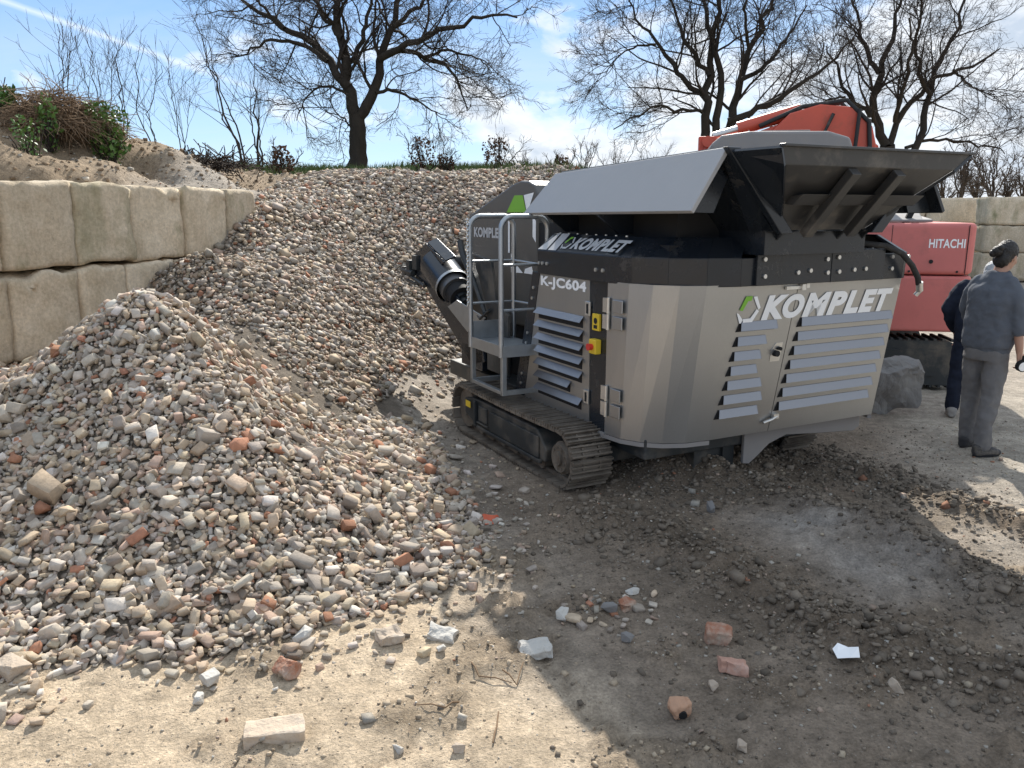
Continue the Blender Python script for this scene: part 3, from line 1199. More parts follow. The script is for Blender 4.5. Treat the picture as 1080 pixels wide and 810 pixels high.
def normals(x, y):
    e = 0.12
    zx = (base_height(x + e, y) - base_height(x - e, y)) / (2 * e)
    zy = (base_height(x, y + e) - base_height(x, y - e)) / (2 * e)
    n = np.stack([-zx, -zy, np.ones_like(zx)], -1)
    return n / np.linalg.norm(n, axis=1, keepdims=True)


def merge(temps, tid, Rm, S, P, C):
    Vs = []; Fs = []; Cs = []
    b = 0
    for i, (V, F) in enumerate(temps):
        m = np.where(tid == i)[0]
        if not len(m):
            continue
        W = np.einsum('nij,nkj->nki', Rm[m], V[None] * S[m][:, None, :]) + P[m][:, None, :]
        Vs.append(W.reshape(-1, 3))
        Fs.append((F[None] + (np.arange(len(m)) * len(V))[:, None, None] + b).reshape(-1, 3))
        Cs.append(np.repeat(C[m], len(V), 0))
        b += len(m) * len(V)
    return np.concatenate(Vs), np.concatenate(Fs), np.concatenate(Cs)


def sample(poly, spacing, jitter=0.5):
    P = np.array(poly)
    lo, hi = P.min(0), P.max(0)
    gx = np.arange(lo[0], hi[0], spacing); gy = np.arange(lo[1], hi[1], spacing)
    X, Y = np.meshgrid(gx, gy)
    x = (X + rng.uniform(-jitter, jitter, X.shape) * spacing).ravel(); y = (Y + rng.uniform(-jitter, jitter, X.shape) * spacing).ravel()
    k = in_poly(x, y, poly)
    return x[k], y[k]


def in_view(P, m=25):
    px, py, d = toward(P)
    return (px > -m) & (px < 1080 + m) & (py > -m) & (py < 810 + m) & (d > 0.3), px, py, d


def rubble():
    xs, ys, sz = [], [], []
    near_poly = TOE[:11] + [(TOE[11][0] - .1, 6.9), (-4.5, 6.9), (-5.4, 5.2), (-5.6, 3.2)]
    for sp, med, sd_ in ((0.031, .044, .30), (0.054, .062, .28), (0.13, .088, .24), (0.40, .125, .2)):
        x, y = sample(near_poly, sp)
        xs.append(x); ys.append(y); sz.append(med * np.exp(sd_ * rng.normal(size=len(x))))
    far_poly = [(-4.5, 6.9), (TOE[11][0] - .1, 6.9)] + TOE[11:] + [(1.3, 10.9), (2.2, 11.4), (3.6, 12.6), (3.6, 15.2), (-2.9, 15.2), (-3.7, 13.2), (-3.45, 11.2), (-3.35, 10.7), (-3.95, 8.6)]
    for sp, med, sd_ in ((0.036, .046, .32), (0.070, .064, .30), (0.32, .088, .25)):
        x, y = sample(far_poly, sp)
        xs.append(x); ys.append(y); sz.append(med * np.exp(sd_ * rng.normal(size=len(x))))
    # thin scatter running out over the yard from the heap's toe
    sx, sy, ss = [], [], []
    toe = TOE[1:]
    for i in range(520):
        k = rng.uniform(0, len(toe) - 1.001); j = int(k); t = k - j
        p = np.array(toe[j]) * (1 - t) + np.array(toe[j + 1]) * t
        d = abs(rng.normal()) * (0.16 if j < 4 else 0.24)
        n = np.array([toe[j + 1][1] - toe[j][1], -(toe[j + 1][0] - toe[j][0])]); n /= np.linalg.norm(n)
        q = p + n * d
        sx.append(q[0]); sy.append(q[1]); ss.append(.045 * math.exp(.38 * rng.normal()))
    cl = g((585, 640), (640, 632), (690, 628), (700, 650), (660, 680), (620, 665), (590, 660))
    x, y = sample(cl, .075)
    sx += list(x); sy += list(y); ss += list(.05 * np.exp(.35 * rng.normal(size=len(x))))
    n_sc = len(sx)
    xs.append(np.array(sx)); ys.append(np.array(sy)); sz.append(np.array(ss))
    x = np.concatenate(xs); y = np.concatenate(ys); s = np.clip(np.concatenate(sz), .028, .26)
    scat = np.zeros(len(x), bool); scat[-n_sc:] = True
    # the slide of bare soil between the two heaps keeps only a few stones
    keep = scat | (rng.uniform(size=len(x)) < 0.12 + 0.88 * sstep(0.17, 0.42, seg_dist(x, y, STREAK) + 0.16 * fbm(x * 3, y * 3, 5, 3)))
    x, y, s, scat = x[keep], y[keep], s[keep], scat[keep]
    # drop what the frame cannot see even from a step aside
    P = np.stack([x, y, height(x, y)], -1)
    v, px, py, d = in_view(P, 130)
    x, y, s, P, scat = x[v], y[v], s[v], P[v], scat[v]
    n = len(x)
    N = normals(x, y)
    Rm = rotmats(n, N, np.where(scat, .2, .55))
    asp = np.stack([rng.uniform(.85, 1.15, n), rng.uniform(.8, 1.15, n), rng.uniform(.7, 1.1, n)], -1)
    S = s[:, None] * asp * np.where(y > 6.9, .86, .90)[:, None]
    P = P + N * (s * (rng.uniform(-.12, .38, n) * np.where(scat, .15, 1) + .14))[:, None]
    ci = rng.choice(len(PAL), n, p=PW)
    C = PC[ci] * rng.uniform(.72, 1.18, (n, 1)) * (1 + rng.normal(size=(n, 3)) * .012)
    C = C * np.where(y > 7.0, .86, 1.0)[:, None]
    # beds of different loads: patches redder / greyer / darker
    q = fbm(x * .8, y * .8, 303, 3)[:, None]
    C = np.clip(C * (1 + .22 * q) * np.array([1 + .05, 1, .97]), .03, .8)
    v, px, py, d = in_view(P, 0)
    app = np.where(v, s / d, 0)
    # what lies deep under its neighbours shows little: prefer proud ones
    order = np.argsort(-app)
    big = order[:270]
    rest = np.ones(n, bool); rest[big] = False
    near = d < 7.6
    tid = np.where(near, rng.integers(0, len(NEAR_T), n), rng.integers(0, len(FAR_T), n))
    a = rest & near; b = rest & ~near
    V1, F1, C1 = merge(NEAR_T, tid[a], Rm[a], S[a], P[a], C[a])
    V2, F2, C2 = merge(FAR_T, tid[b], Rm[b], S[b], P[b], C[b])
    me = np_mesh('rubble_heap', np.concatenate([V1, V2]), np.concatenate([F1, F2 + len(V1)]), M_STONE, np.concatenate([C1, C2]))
    o = link('rubble_heap', me)
    tag(o, 'two joined heaps of crushed concrete, stone and brick rubble', 'rubble', kind='stuff')
    words = {'grey': ('grey broken concrete lump among the larger pieces of the rubble heap', 'concrete lump', 'concrete_lump'),
             'tan': ('tan sandstone coloured lump among the larger pieces of the rubble heap', 'stone', 'stone_lump'),
             'pink': ('pinkish mortar crusted lump among the larger pieces of the rubble heap', 'stone', 'mortar_lump'),
             'brick': ('orange red broken brick among the larger pieces of the rubble heap', 'brick', 'brick_piece'),
             'white': ('pale whitish plaster lump among the larger pieces of the rubble heap', 'stone', 'plaster_lump'),
             'dark': ('dark grey stone among the larger pieces of the rubble heap', 'stone', 'dark_stone')}
    groups = {'grey': 'larger grey concrete lumps on the heap', 'tan': 'larger tan stones on the heap', 'pink': 'larger pinkish lumps on the heap', 'brick': 'larger brick pieces on the heap',
              'white': 'larger pale lumps on the heap', 'dark': 'larger dark stones on the heap'}
    for i in big:
        V, F = NEAR_T[tid[i] % len(NEAR_T)]
        W = (V * S[i]) @ Rm[i].T
        k = PAL[ci[i]][2]
        lab, cat, nm = words[k]
        me = np_mesh(nm, W, F, M_STONE, np.tile(C[i], (len(W), 1)))
        o = link(nm, me)
        o.location = P[i]
        tag(o, lab, cat, groups[k])
    return n


rubble()


def gravel():
    """loose grit, clods and pebbles over the yard"""
    xs = []; ys = []; ss = []; cs = []
    yard = g((-60, 830), (1140, 830), (1140, 440), (860, 450), (640, 480), (480, 470), (500, 560), (330, 660), (250, 690), (-60, 720))
    for sp, med in ((.050, .0085), (.13, .015), (.55, .030)):
        x, y = sample(yard, sp)
        xs.append(x); ys.append(y); ss.append(med * np.exp(.38 * rng.normal(size=len(x))))
    cx = rng.uniform(-3.2, 1.6, 26000); cy = rng.uniform(1.5, 4.6, 26000)
    ck = (fbm(cx * 2.6, cy * 2.6, 231, 5) + .12 * rng.normal(size=len(cx))) > .22
    cx, cy = cx[ck], cy[ck]
    xs.append(cx); ys.append(cy); ss.append(.0095 * np.exp(.5 * rng.normal(size=len(cx))))
    # clods along the ridges
    for pts, w, n in ((RIDGE_A, .22, 2600), (RIDGE_B, .20, 2600), (RIDGE_C, .20, 1300)):
        k = rng.uniform(0, len(pts) - 1.001, n); j = k.astype(int); t = (k - j)[:, None]
        A = np.array(pts)
        p = A[j] * (1 - t) + A[j + 1] * t + rng.normal(size=(n, 2)) * w
        xs.append(p[:, 0]); ys.append(p[:, 1]); ss.append(.018 * np.exp(.5 * rng.normal(size=n)))
    u = rng.uniform(.1, 2.7, 2600); v = rng.normal(size=2600) * .45 - .05
    p = M_O[None] + Wv[None] * u[:, None] + Lv[None] * v[:, None]
    xs.append(p[:, 0]); ys.append(p[:, 1]); ss.append(.019 * np.exp(.5 * rng.normal(size=2600)))
    bx, by = sample([(-11, 7.2), (-4.9, 7.2), (-3.9, 10.6), (-2.9, 13.5), (-3, 16), (-11, 16)], .085)
    xs.insert(0, bx); ys.insert(0, by); ss.insert(0, .026 * np.exp(.5 * rng.normal(size=len(bx))))
    x = np.concatenate(xs); y = np.concatenate(ys); s = np.clip(np.concatenate(ss), .005, .075)
    nclod = 2600 + 2600 + 1300 + 2600
    clod = np.zeros(len(x), bool); clod[-nclod:] = True
    bermy = np.zeros(len(x), bool); bermy[:len(bx)] = True
    sandy = (x + .35 * (y - 3) < .6) & (y < 4.6)
    k = np.where(sandy & ~clod, rng.uniform(size=len(x)) < .45, True)
    k &= ~(in_poly(x, y, BARE) & (rng.uniform(size=len(x)) < .8))
    k &= ~(in_poly(x, y, RUBBLE_POLY))
    x, y, s, clod, sandy, bermy = x[k], y[k], s[k], clod[k], sandy[k], bermy[k]
    P = np.stack([x, y, height(x, y) + s * .08], -1)
    v, px, py, d = in_view(P, 60)
    x, y, s, clod, sandy, bermy, P = x[v], y[v], s[v], clod[v], sandy[v], bermy[v], P[v]
    n = len(x)
    N = np.tile([0, 0, 1.0], (n, 1))
    Rm = rotmats(n, N, .5)
    S = s[:, None] * rng.uniform(.8, 1.2, (n, 3))
    C = PC[rng.choice(len(PAL), n, p=PW)] * rng.uniform(.6, 1.05, (n, 1))
    dc = np.array([.155, .127, .098]) * rng.uniform(.7, 1.5, (n, 1))
    soil = (x > .1) & (y > 2.2) & (x < 3.2 + .25 * (y - 4.5))
    C = np.where(((clod & (rng.uniform(size=n) < .8)) | (soil & (rng.uniform(size=n) < .72)))[:, None], dc, C)
    C = np.where((bermy & (rng.uniform(size=n) < .72))[:, None], np.array([.25, .185, .125]) * rng.uniform(.6, 1.3, (n, 1)), C)
    C = np.where((sandy & (rng.uniform(size=n) < .5))[:, None], np.array([.38, .305, .22]) * rng.uniform(.75, 1.15, (n, 1)), C)
    tid = rng.integers(0, len(FAR_T), n)
    V, F, CC = merge(FAR_T, tid, Rm, S, P, C)
    o = link('gravel', np_mesh('gravel', V, F, M_GRAVEL, CC))
    tag(o, 'loose grit, clods and pebbles strewn over the yard and bank', 'gravel', kind='stuff')


gravel()
#@@PART2

# ------------------------------------------------------------------ retaining walls of cast blocks
def block_mesh(name, sx, sy, sz, mat, seed, cuts=15, edge=.032):
    bm = bmesh.new()
    bmesh.ops.create_cube(bm, size=2)
    bmesh.ops.subdivide_edges(bm, edges=bm.edges, cuts=cuts, use_grid_fill=True)
    h = Vector((sx / 2, sy / 2, sz / 2))
    off = Vector((seed * 7.3, seed * 3.1, seed * 1.7))
    for v in bm.verts:
        p = Vector((v.co.x * h.x, v.co.y * h.y, v.co.z * h.z))
        e = edge * (1 + .9 * mnoise.noise(p * 3.2 + off))
        inner = Vector([max(-h[i] + e, min(h[i] - e, p[i])) for i in range(3)])
        d = p - inner
        if d.length > 1e-6:
            p = inner + d.normalized() * e
        n = mnoise.noise_vector(p * 2.1 + off) * .028 + mnoise.noise_vector(p * 8 + off) * .014
        # top rim is chipped and ragged
        if v.co.z > .7:
            n.z -= .09 * max(0, mnoise.noise(p * 4.5 + off) + .05)
        v.co = p + n
    me = bpy.data.meshes.new(name)
    bm.to_mesh(me)
    bm.free()
    me.polygons.foreach_set('use_smooth', [True] * len(me.polygons))
    me.materials.append(mat)
    return me


M_CONC_GREEN = mat_concrete('green_stained_concrete', 1.7)


def walls():
    P0 = Vector((-4.41, 7.16, 0)); d = Vector((.275, .961, 0)).normalized(); n = Vector((d.y, -d.x, 0))
    rz = math.atan2(d.y, d.x)
    tops = ['near left end of the top row, cut by the frame edge', 'tan and cleanest of the top row, second from the near end', 'mossy green, third in the top row', 'fourth in the top row, with a ragged rim',
            'fifth in the top row, beside the rubble', 'last of the top row, half buried by rubble']
    b = [-.86, -.06, .74, 1.53, 2.37, 3.15, 3.75]
    for k in range(6):
        a0, a1 = b[k], b[k + 1]
        L_ = a1 - a0 - .018
        me = block_mesh('concrete_block', L_, 1.6, .79, M_CONC_GREEN if k == 2 else M_CONC, 3 + k)
        o = link('concrete_block', me)
        c = P0 + d * ((a0 + a1) / 2) - n * (.8 - .015 * ((k * 7) % 3)) + Vector((0, 0, 2.28 - .395 - .008 * (k % 2)))
        o.location = c
        o.rotation_euler = (0, 0, rz + R(.6 * ((k * 5) % 3 - 1)))
        tag(o, 'big cast concrete block, ' + tops[k], 'concrete block', 'stacked concrete blocks of the left wall')
    lows = ['lower row, under the near left end block', 'lower row, grey and smooth with its foot in the dirt', 'lower row, partly sunk behind the rubble slope', 'lower row, only its top corner above the rubble']
    b = [-.9, -.08, .72, 1.36, 2.12, 2.9]
    for k in range(5):
        a0, a1 = b[k], b[k + 1]
        me = block_mesh('concrete_block', a1 - a0 - .018, 1.6, .79, M_CONC, 23 + k)
        o = link('concrete_block', me)
        o.location = P0 + d * ((a0 + a1) / 2) - n * (.8 - .04 + .012 * (k % 2)) + Vector((0, 0, 2.28 - .8 - .405))
        o.rotation_euler = (0, 0, rz + R(.5 * ((k * 3) % 3 - 1)))
        tag(o, 'big cast concrete block, ' + (lows[k] if k < 4 else 'lower row, last one before the rubble hides the wall'), 'concrete block', 'stacked concrete blocks of the left wall')
    # wall across the far right of the yard
    segs = [(Vector((9.6, 26.6, 0)), Vector((14.75, 26.0, 0)), 3, M_CONC), (Vector((13.75, 24.2, 0)), Vector((20.0, 23.6, 0)), 4, M_CONC_MOSS)]
    rows = ['bottom', 'middle', 'top']
    for s, (A, B, nb, mat) in enumerate(segs):
        dd = (B - A) / nb
        w = dd.length
        rz2 = math.atan2(dd.y, dd.x)
        for r in range(3):
            for k in range(nb):
                me = block_mesh('wall_block', w - .03, .8, .79, mat, 50 + s * 20 + r * 5 + k, 9, .04)
                o = link('wall_block', me)
                o.location = A + dd * (k + .5) + Vector((0, .0, .42 + r * .795))
                o.rotation_euler = (0, 0, rz2 + R(.4 * ((k + r) % 3 - 1)))
                what = 'pale grey block of far wall' if s == 0 else 'mossy brown block of far wall'
                tag(o, f'{what}, {rows[r]} row, ' + ['first', 'second', 'third', 'fourth'][k] + ' from left', 'concrete block', 'blocks of the far yard wall')


walls()


# ------------------------------------------------------------------ the crusher  (local x = to its right, y = along it away from us, z up)
def crusher():
    T = thing('mobile_crusher', tuple(M_O), M_YAW, 'tracked grey and black jaw crusher with steel louvred doors and open hopper', 'rock crusher')
    ZT, ZB = 1.525, .43
    VT, VB = -.60, -.45
    US, UE = .30, 2.56

    def rv(z):
        return VB + (VT - VB) * (z - ZB) / (ZT - ZB)
    # --- plan outline of the steel skin at height t (0 bottom, 1 top): left side, rounded corner, back, corner, right side
    nA = 5

    def corner(t, right=False):
        vr = VB + (VT - VB) * t
        pts = []
        for i in range(nA + 1):
            a = (math.pi / 2) * i / nA
            u = US + (.06 if right else .56) * (1 - math.cos(a) ** .9)
            v = .03 + (vr - .03) * math.sin(a) ** .9
            pts.append((u, v))
        if right:
            pts = [(US + UE - u, v) for u, v in pts]
        return pts
    for right in (False, True):
        m = MB()
        lo, hi = corner(0, right), corner(1, right)
        # facets made by the press brake: each flat strip is its own quad
        for i in range(nA):
            q = [(*lo[i], ZB - .0), (*lo[i + 1], ZB), (*hi[i + 1], ZT), (*hi[i], ZT)]
            if right:
                q = q[::-1]
            m.plate(q, .012)
        c = m.build('corner_panel', M_STEEL, T)
        mm = MB()
        for i in range(nA):
            q = [(*lo[i], ZB - .035), (*lo[i + 1], ZB - .035), (*lo[i + 1], ZB - .004), (*lo[i], ZB - .004)]
            s = .97
            if right:
                q = q[::-1]
            mm.plate(q, .03)
        mm.build('lower_lip', M_GREYM, c)
        if not right:
            # rating labels and hinge straps on the steel
            for z0 in (1.36, 1.245, .735, .62):
                s = MB()
                s.span((US - .006, -.155, z0 - .045), (US + .004, -.035, z0 + .045))
                st = s.build('hinge_strap', M_STEEL, c, .004)
            for z0 in (1.36, 1.245, .735, .62):
                h = MB()
                h.cyl((US - .014, .0, z0 - .055), (US - .014, .0, z0 + .055), .013, n=10)
                h.span((US - .02, .0, z0 - .05), (US - .004, .06, z0 + .05))
                h.build('hinge', M_ZINC, c)
    # --- left side: steel door with louvres between the dark front post and the dark hinge post
    p = MB()
    p.plate([(US + .004, .235, ZB + .02), (US + .004, .035, ZB + .0), (US + .004, .035, ZT), (US + .004, .262, ZT)], .03)
    post = p.build('hinge_post', M_BLACK, T)
    d = MB()
    d.plate([(US, 1.262, ZB + .022), (US, .238, ZB + .03), (US, .264, ZT), (US, .998, ZT)], .02)
    door = d.build('side_door', M_STEEL, T)
    v = MB(); hole = MB()
    for k in range(7):
        z = 1.245 - .1035 * k
        y0 = 1.03 if True else 0
        y1 = .335 if k != 5 else .50
        hole.span((US - .003, y1 + .012, z - .088), (US + .001, y0 - .012, z - .005))
        v.plate([(US - .004, y0, z), (US - .045, y0 + .008, z - .044), (US - .045, y1 - .008, z - .044), (US - .004, y1, z)], .003)
    hole.build('louvre_gap_shade', M_VOID, door)  # flat black plates stand in for the shade under the blades
    v.build('louvre', M_LOUV, door)
    for z in (1.31, .655):
        b = MB()
        b.span((US - .016, .235, z - .052), (US - .001, .30, z + .052))
        b.build('latch', M_ZINC, door, .004)
        w = MB()
        w.span((US - .019, .255, z - .035), (US - .0165, .277, z + .035))
        w.build('latch_recess', M_VOID, door)
        s = MB()
        s.span((US - .003, .305, z - .045), (US + .001, .43, z + .05))
        s.build('latch_plate', M_STEEL, door)
    lettering('model_lettering', 'K-JC604', (US, .985, 1.402), (0, -1, 0), (0, 0, 1), .68, .100, M_WHITE, door, bold=.042)
    e = MB()
    e.span((US - .018, .105, 1.165), (US + .002, .195, 1.285))
    sg = e.build('warning_sticker', M_YELLOW, post, .003)
    e = MB()
    e.cyl((US - .0205, .15, 1.235), (US - .0185, .15, 1.235), .022, n=14)
    e.span((US - .0205, .128, 1.18), (US - .0185, .172, 1.205))
    e.build('warning_symbol', M_VOID, post)
    e = MB()
    e.span((US - .05, .098, 1.0), (US + .002, .185, 1.105))
    e.build('stop_switch', M_YELLOW, post, .006)
    e = MB()
    e.cyl((US - .05, .142, 1.052), (US - .085, .142, 1.052), .021, .026, 16)
    e.build('stop_button', M_REDP, post)
    f = MB()
    f.plate([(US - .002, 1.44, ZB + .03), (US - .002, 1.266, ZB + .022), (US - .002, 1.002, ZT), (US - .002, 1.13, ZT)], .06)
    fp = f.build('front_post', M_BLACK, T, .006)
    for t in (.12, .2, .45, .53, .8, .88):
        yy = 1.355 + (1.068 - 1.355) * t
        z = ZB + (ZT - ZB) * t
        bt = MB()
        bt.cyl((US - .003, yy, z), (US - .012, yy, z), .013, n=8)
        bt.build('bolt', M_ZINC, fp)
    li = MB()
    li.plate([(US - .015, 1.45, ZB - .012), (US - .015, .03, ZB - .035), (US - .015, .03, ZB + .006), (US - .015, 1.45, ZB + .024)], .05)
    li.build('sill_rail', M_GREYM, T)
    rs = MB()
    rs.plate([(UE, .03, ZB), (UE, 1.262, ZB), (UE, .998, ZT), (UE, .03, ZT)], .02)
    rs.build('right_side_panel', M_STEEL, T)
    # --- back: two louvred doors in the undercut rear wall
    ex = Vector((1, 0, 0)); ey = Vector((0, VT - VB, ZT - ZB)).normalized()

    def RP(u, z, off=0.0):
        nrm = ex.cross(ey)
        return Vector((u, rv(z), z)) + nrm * off
    for (ua, ub_, ut, nm, lou) in ((.86, 1.402, 1.452, 'left', [(0.955, 1.30), (.95, 1.225), (.943, 1.20), (.936, 1.19), (.93, 1.255), (.92, 1.285), (.905, 1.275)]),
                                   (None, 1.408, 1.458, 'right', [(1.512, 2.462)] * 7)):
        m = MB()
        if nm == 'left':
            m.plate([RP(.86, ZB), RP(ub_, ZB), RP(ut, ZT), RP(.86, ZT)], .018)
        else:
            m.plate([RP(ub_, ZB), RP(2.50, ZB), RP(2.50, ZT), RP(ut, ZT)], .018)
            m.plate([RP(2.0, ZB), RP(2.0 + .001, ZB), RP(2.001, ZT), RP(2.0, ZT)], .018) if False else None
        dr = m.build('rear_door', M_STEEL, T)
        lv = MB(); ho = MB()
        for k, (a, b_) in enumerate(lou):
            z = 1.262 - .1035 * k
            sh = -.0125 * k if nm == 'right' else -.004 * k
            a_, bb = a + sh, b_ + sh
            zt_, zb_ = z + .008, z - .048
            ho.plate([RP(a_ - .012, zb_ - .012, .0025), RP(bb - .005, zb_ - .012, .0025), RP(bb - .005, zt_, .0025), RP(a_ + .012, zt_, .0025)], .002)
            lv.plate([RP(a_ + .028, zt_, .004), RP(a_ + .010, zb_, .032), RP(bb, zb_, .032), RP(bb, zt_, .004)][::1], .003)
            lv.plate([RP(bb, zt_, .004), RP(bb, zb_, .032), RP(bb, zb_, .004)], .003)
        ho.build('louvre_gap_shade', M_VOID, dr)  # black plates again, painted shade below each rear blade
        lv.build('louvre', M_LOUV, dr)
        if nm == 'left':
            h = MB()
            h.plate([RP(1.30, .965, .004), RP(1.392, .965, .004), RP(1.398, 1.10, .004), RP(1.335, 1.10, .004), RP(1.30, 1.05, .004)], .003)
            h.build('lock_plate', M_ZINC, dr)
            h = MB()
            q = RP(1.335, 1.025)
            h.cyl(q, q + Vector((0, -.035, 0)), .022, n=14)
            h.cyl(RP(1.365, 1.06, .002), RP(1.365, 1.06, .03), .012, n=10)
            h.span(RP(1.345, 1.05, .004) + Vector((0, -.02, 0)), RP(1.38, 1.068, .004))
            h.build('lock_knob', M_VOID, dr)
            h = MB()
            a, b_ = RP(1.33, .505), RP(1.455, .545)
            h.tube([a + Vector((0, -.018, 0)), (a + b_) / 2 + Vector((0, -.03, 0)), b_ + Vector((0, -.02, 0))], .012, 8)
            h.box(b_ + Vector((-.02, -.016, 0)), (.05, .03, .035))
            h.build('toggle_latch', M_ZINC, dr)
        else:
            h = MB()
            a = RP(1.30, 1.485, .012); b_ = RP(1.50, 1.492, .012)
            h.box((a + b_) / 2, (.15, .018, .022))
            h.box(RP(1.475, 1.492, .02), (.035, .03, .04))
            h.box(RP(1.515, 1.50, .02), (.03, .02, .03))
            h.build('top_clasp', M_ZINC, dr)
    # the right part of the rear wall beyond the corner strip start
    # big white lettering across both doors and the ring emblem before it
    door_l = [o for o in T.children if o.name.startswith('rear_door')]
    SK = Vector((.13, 0, 0))
    for ch, x0, w_, dd in (('K', 1.150, .225, 0), ('O', 1.335, .20, 0), ('M', 1.530, .255, 1), ('P', 1.768, .185, 1), ('L', 1.940, .150, 1), ('E', 2.092, .170, 1), ('T', 2.258, .170, 1)):
        lettering('company_lettering', ch, RP(x0, 1.272), ex, ey, w_, .172, M_WHITE, door_l[dd], shear=.22, bold=.055, lift=.006)
    ring_dec(T, door_l[0], RP(.925, 1.262), ex, ey, .205, .185, M_WHITE, M_GREEN, 'emblem', .006)
    # --- black band round the top of the body
    k_lo, k_hi = [], []

    def bandloop(off, vr, r0):
        r1 = min(r0, .10)
        L_ = []
        Q_ = []
        for i in range(5):
            a = (math.pi / 2) * i / 4
            L_.append((US - off + r0 * (1 - math.cos(a)), .06 + (vr - .06) * math.sin(a)))
            Q_.append((US - off + r1 * (1 - math.cos(a)), vr + .12 - .12 * math.sin(a)))
        left = [(US - off, 1.02)] + L_
        right = [(US + UE - u, v) for u, v in [(US - off, 1.02)] + Q_][::-1]
        return left + right
    A = bandloop(.012, -.618, .62); B = bandloop(.018, -.622, .62)
    m = MB()
    for i in range(len(A) - 1):
        m.plate([(*A[i], ZT - .012), (*A[i + 1], ZT - .012), (*B[i + 1], 1.70), (*B[i], 1.70)], .03)
    band = m.build('top_band', M_BLACK, T, .004)
    C_ = bandloop(-.115, -.47, .66)
    C_ = [(u, min(v, .98)) for u, v in C_]
    for half in (range(0, 5), range(6, 11)):
        m = MB()
        for i in half:
            m.plate([(*B[i], 1.702), (*B[i + 1], 1.702), (*C_[i + 1], 1.83), (*C_[i], 1.83)], .02)
        m.build('chamfer_plate', M_BLACK, band, .003)
    m = MB()
    m.span((1.02, -.645, 1.515), (2.24, -.62, 1.735))
    m.span((1.02, -.62, 1.715), (2.24, -.30, 1.735))
    m.build('rear_cover_plate', M_BLACK, band, .004)
    def bolt(a_, b_, r, parent, n=10):
        m = MB()
        m.cyl(a_, b_, r, n=n)
        m.build('bolt', M_ZINC, parent)
    for (u, z) in ((1.077, 1.69), (1.084, 1.578), (1.383, 1.594), (1.498, 1.603), (1.653, 1.676), (1.663, 1.584), (1.762, 1.687), (1.774, 1.587), (1.925, 1.596), (2.04, 1.599)):
        bolt((u, -.645, z), (u, -.658, z), .015, band)
    for (u, z) in ((2.345, 1.589), (2.34, 1.675), (2.515, 1.672)):
        bolt((u, -.618, z), (u, -.634, z), .015, band)
    for (vv, z) in ((.985, 1.60), (.93, 1.60), (.86, 1.60), (.16, 1.597), (.07, 1.597)):
        bolt((US - .014, vv, z), (US - .026, vv, z), .014, band)
    for u in np.linspace(1.06, 2.2, 8):
        bolt((float(u), -.56, 1.735), (float(u), -.56, 1.745), .010, band, 8)
    for vv in np.linspace(.9, .0, 8):
        bolt((.425, float(vv), 1.826), (.425, float(vv), 1.836), .009, band, 8)
    m = MB()
    m.span((1.70, -.6475, 1.515), (1.705, -.6445, 1.735))
    m.build('seam', M_VOID, band)
    # emblem + lettering on the sloping chamfer
    cy = Vector((.133, 0, .128)).normalized()

    def CP(v_, t):
        return Vector((US - .018, v_, 1.702)) + cy * (t * .185)
    lettering('side_lettering', 'KOMPLET', CP(.565, .16), (0, -1, 0), cy, .70, .118, M_GREYV, band, shear=.25, bold=.05, lift=.004)
    ring_dec(T, band, CP(.715, .14), Vector((0, -1, 0)), cy, .14, .125, M_GREYV, M_GREEN, 'side_emblem', .004)
    decal('silver_flash', [[(0, 0), (.16, 0), (.16, 1), (.125, 1)], [(.19, 0), (.33, 0), (.33, 1), (.20, 1)]], CP(1.01, .02), (0, -1, 0), cy, .85, .178, M_GREYV, band, lift=.004)
    # --- dark core of the machine under the hopper, chassis
    m = MB()
    m.span((.50, -.38, 1.50), (2.36, 1.0, 1.78))
    m.span((.62, -.30, 1.78), (2.24, 1.2, 2.02))
    m.span((.42, .0, .46), (2.44, 1.1, 1.5))
    m.span((.62, 1.1, .46), (2.20, 1.6, 1.9))
    m.build('core_frame', M_VOID, T)
    m = MB()
    m.span((.42, -.30, .30), (2.3, 3.2, .452))
    m.span((.36, .15, .16), (2.1, .38, .30))
    m.span((.36, 1.6, .16), (2.1, 1.85, .30))
    m.build('chassis', M_TFRAME, T, .01)
    m = MB()
    m.prism([(1.30, .41), (2.52, .41), (2.52, .30), (2.46, .27), (2.05, .30), (1.72, .33), (1.55, .28), (1.44, .20), (1.36, .15), (1.30, .16)], 'y', -.33, -.30)
    m.build('rear_skid', M_GREYM, T, .006)
    m = MB()
    m.span((.9, -.25, .13), (1.28, -.02, .42))
    m.span((1.15, -.275, .14), (1.16, -.25, .42))
    m.build('belly_guard', M_TFRAME, T, .01)
    m = MB()
    m.span((1.5, .2, .12), (1.9, .6, .30))
    m.build('belly_guard', M_TFRAME, T, .01)
    # --- hopper
    A0, A1 = (.62, -1.20, 2.36), (2.26, -1.20, 2.36)
    B0, B1 = (.66, -1.190, 2.258), (2.12, -1.190, 2.258)
    C0, C1 = (.90, -.955, 2.065), (1.99, -.955, 2.065)
    D0, D1 = (1.05, -.80, 1.88), (1.80, -.80, 1.88)
    m = MB()
    m.plate([A0, A1, B1, B0][::-1], .02)
    m.plate([B0, B1, C1, C0][::-1], .02)
    m.plate([C0, C1, D1, D0][::-1], .02)
    hop = m.build('hopper_back', M_HOPPER, T, .003)
    m = MB()
    m.box((1.44, -1.205, 2.362), (1.66, .05, .016))
    m.build('hopper_rim', M_HOPPER, hop, .003)
    m = MB()
    m.prism([(-1.075, 2.10), (-.93, 2.085), (-.905, 2.045), (-1.0, 2.035)], 'x', .93, 2.02)
    m.build('stiffener', M_HOPPER, hop, .004)
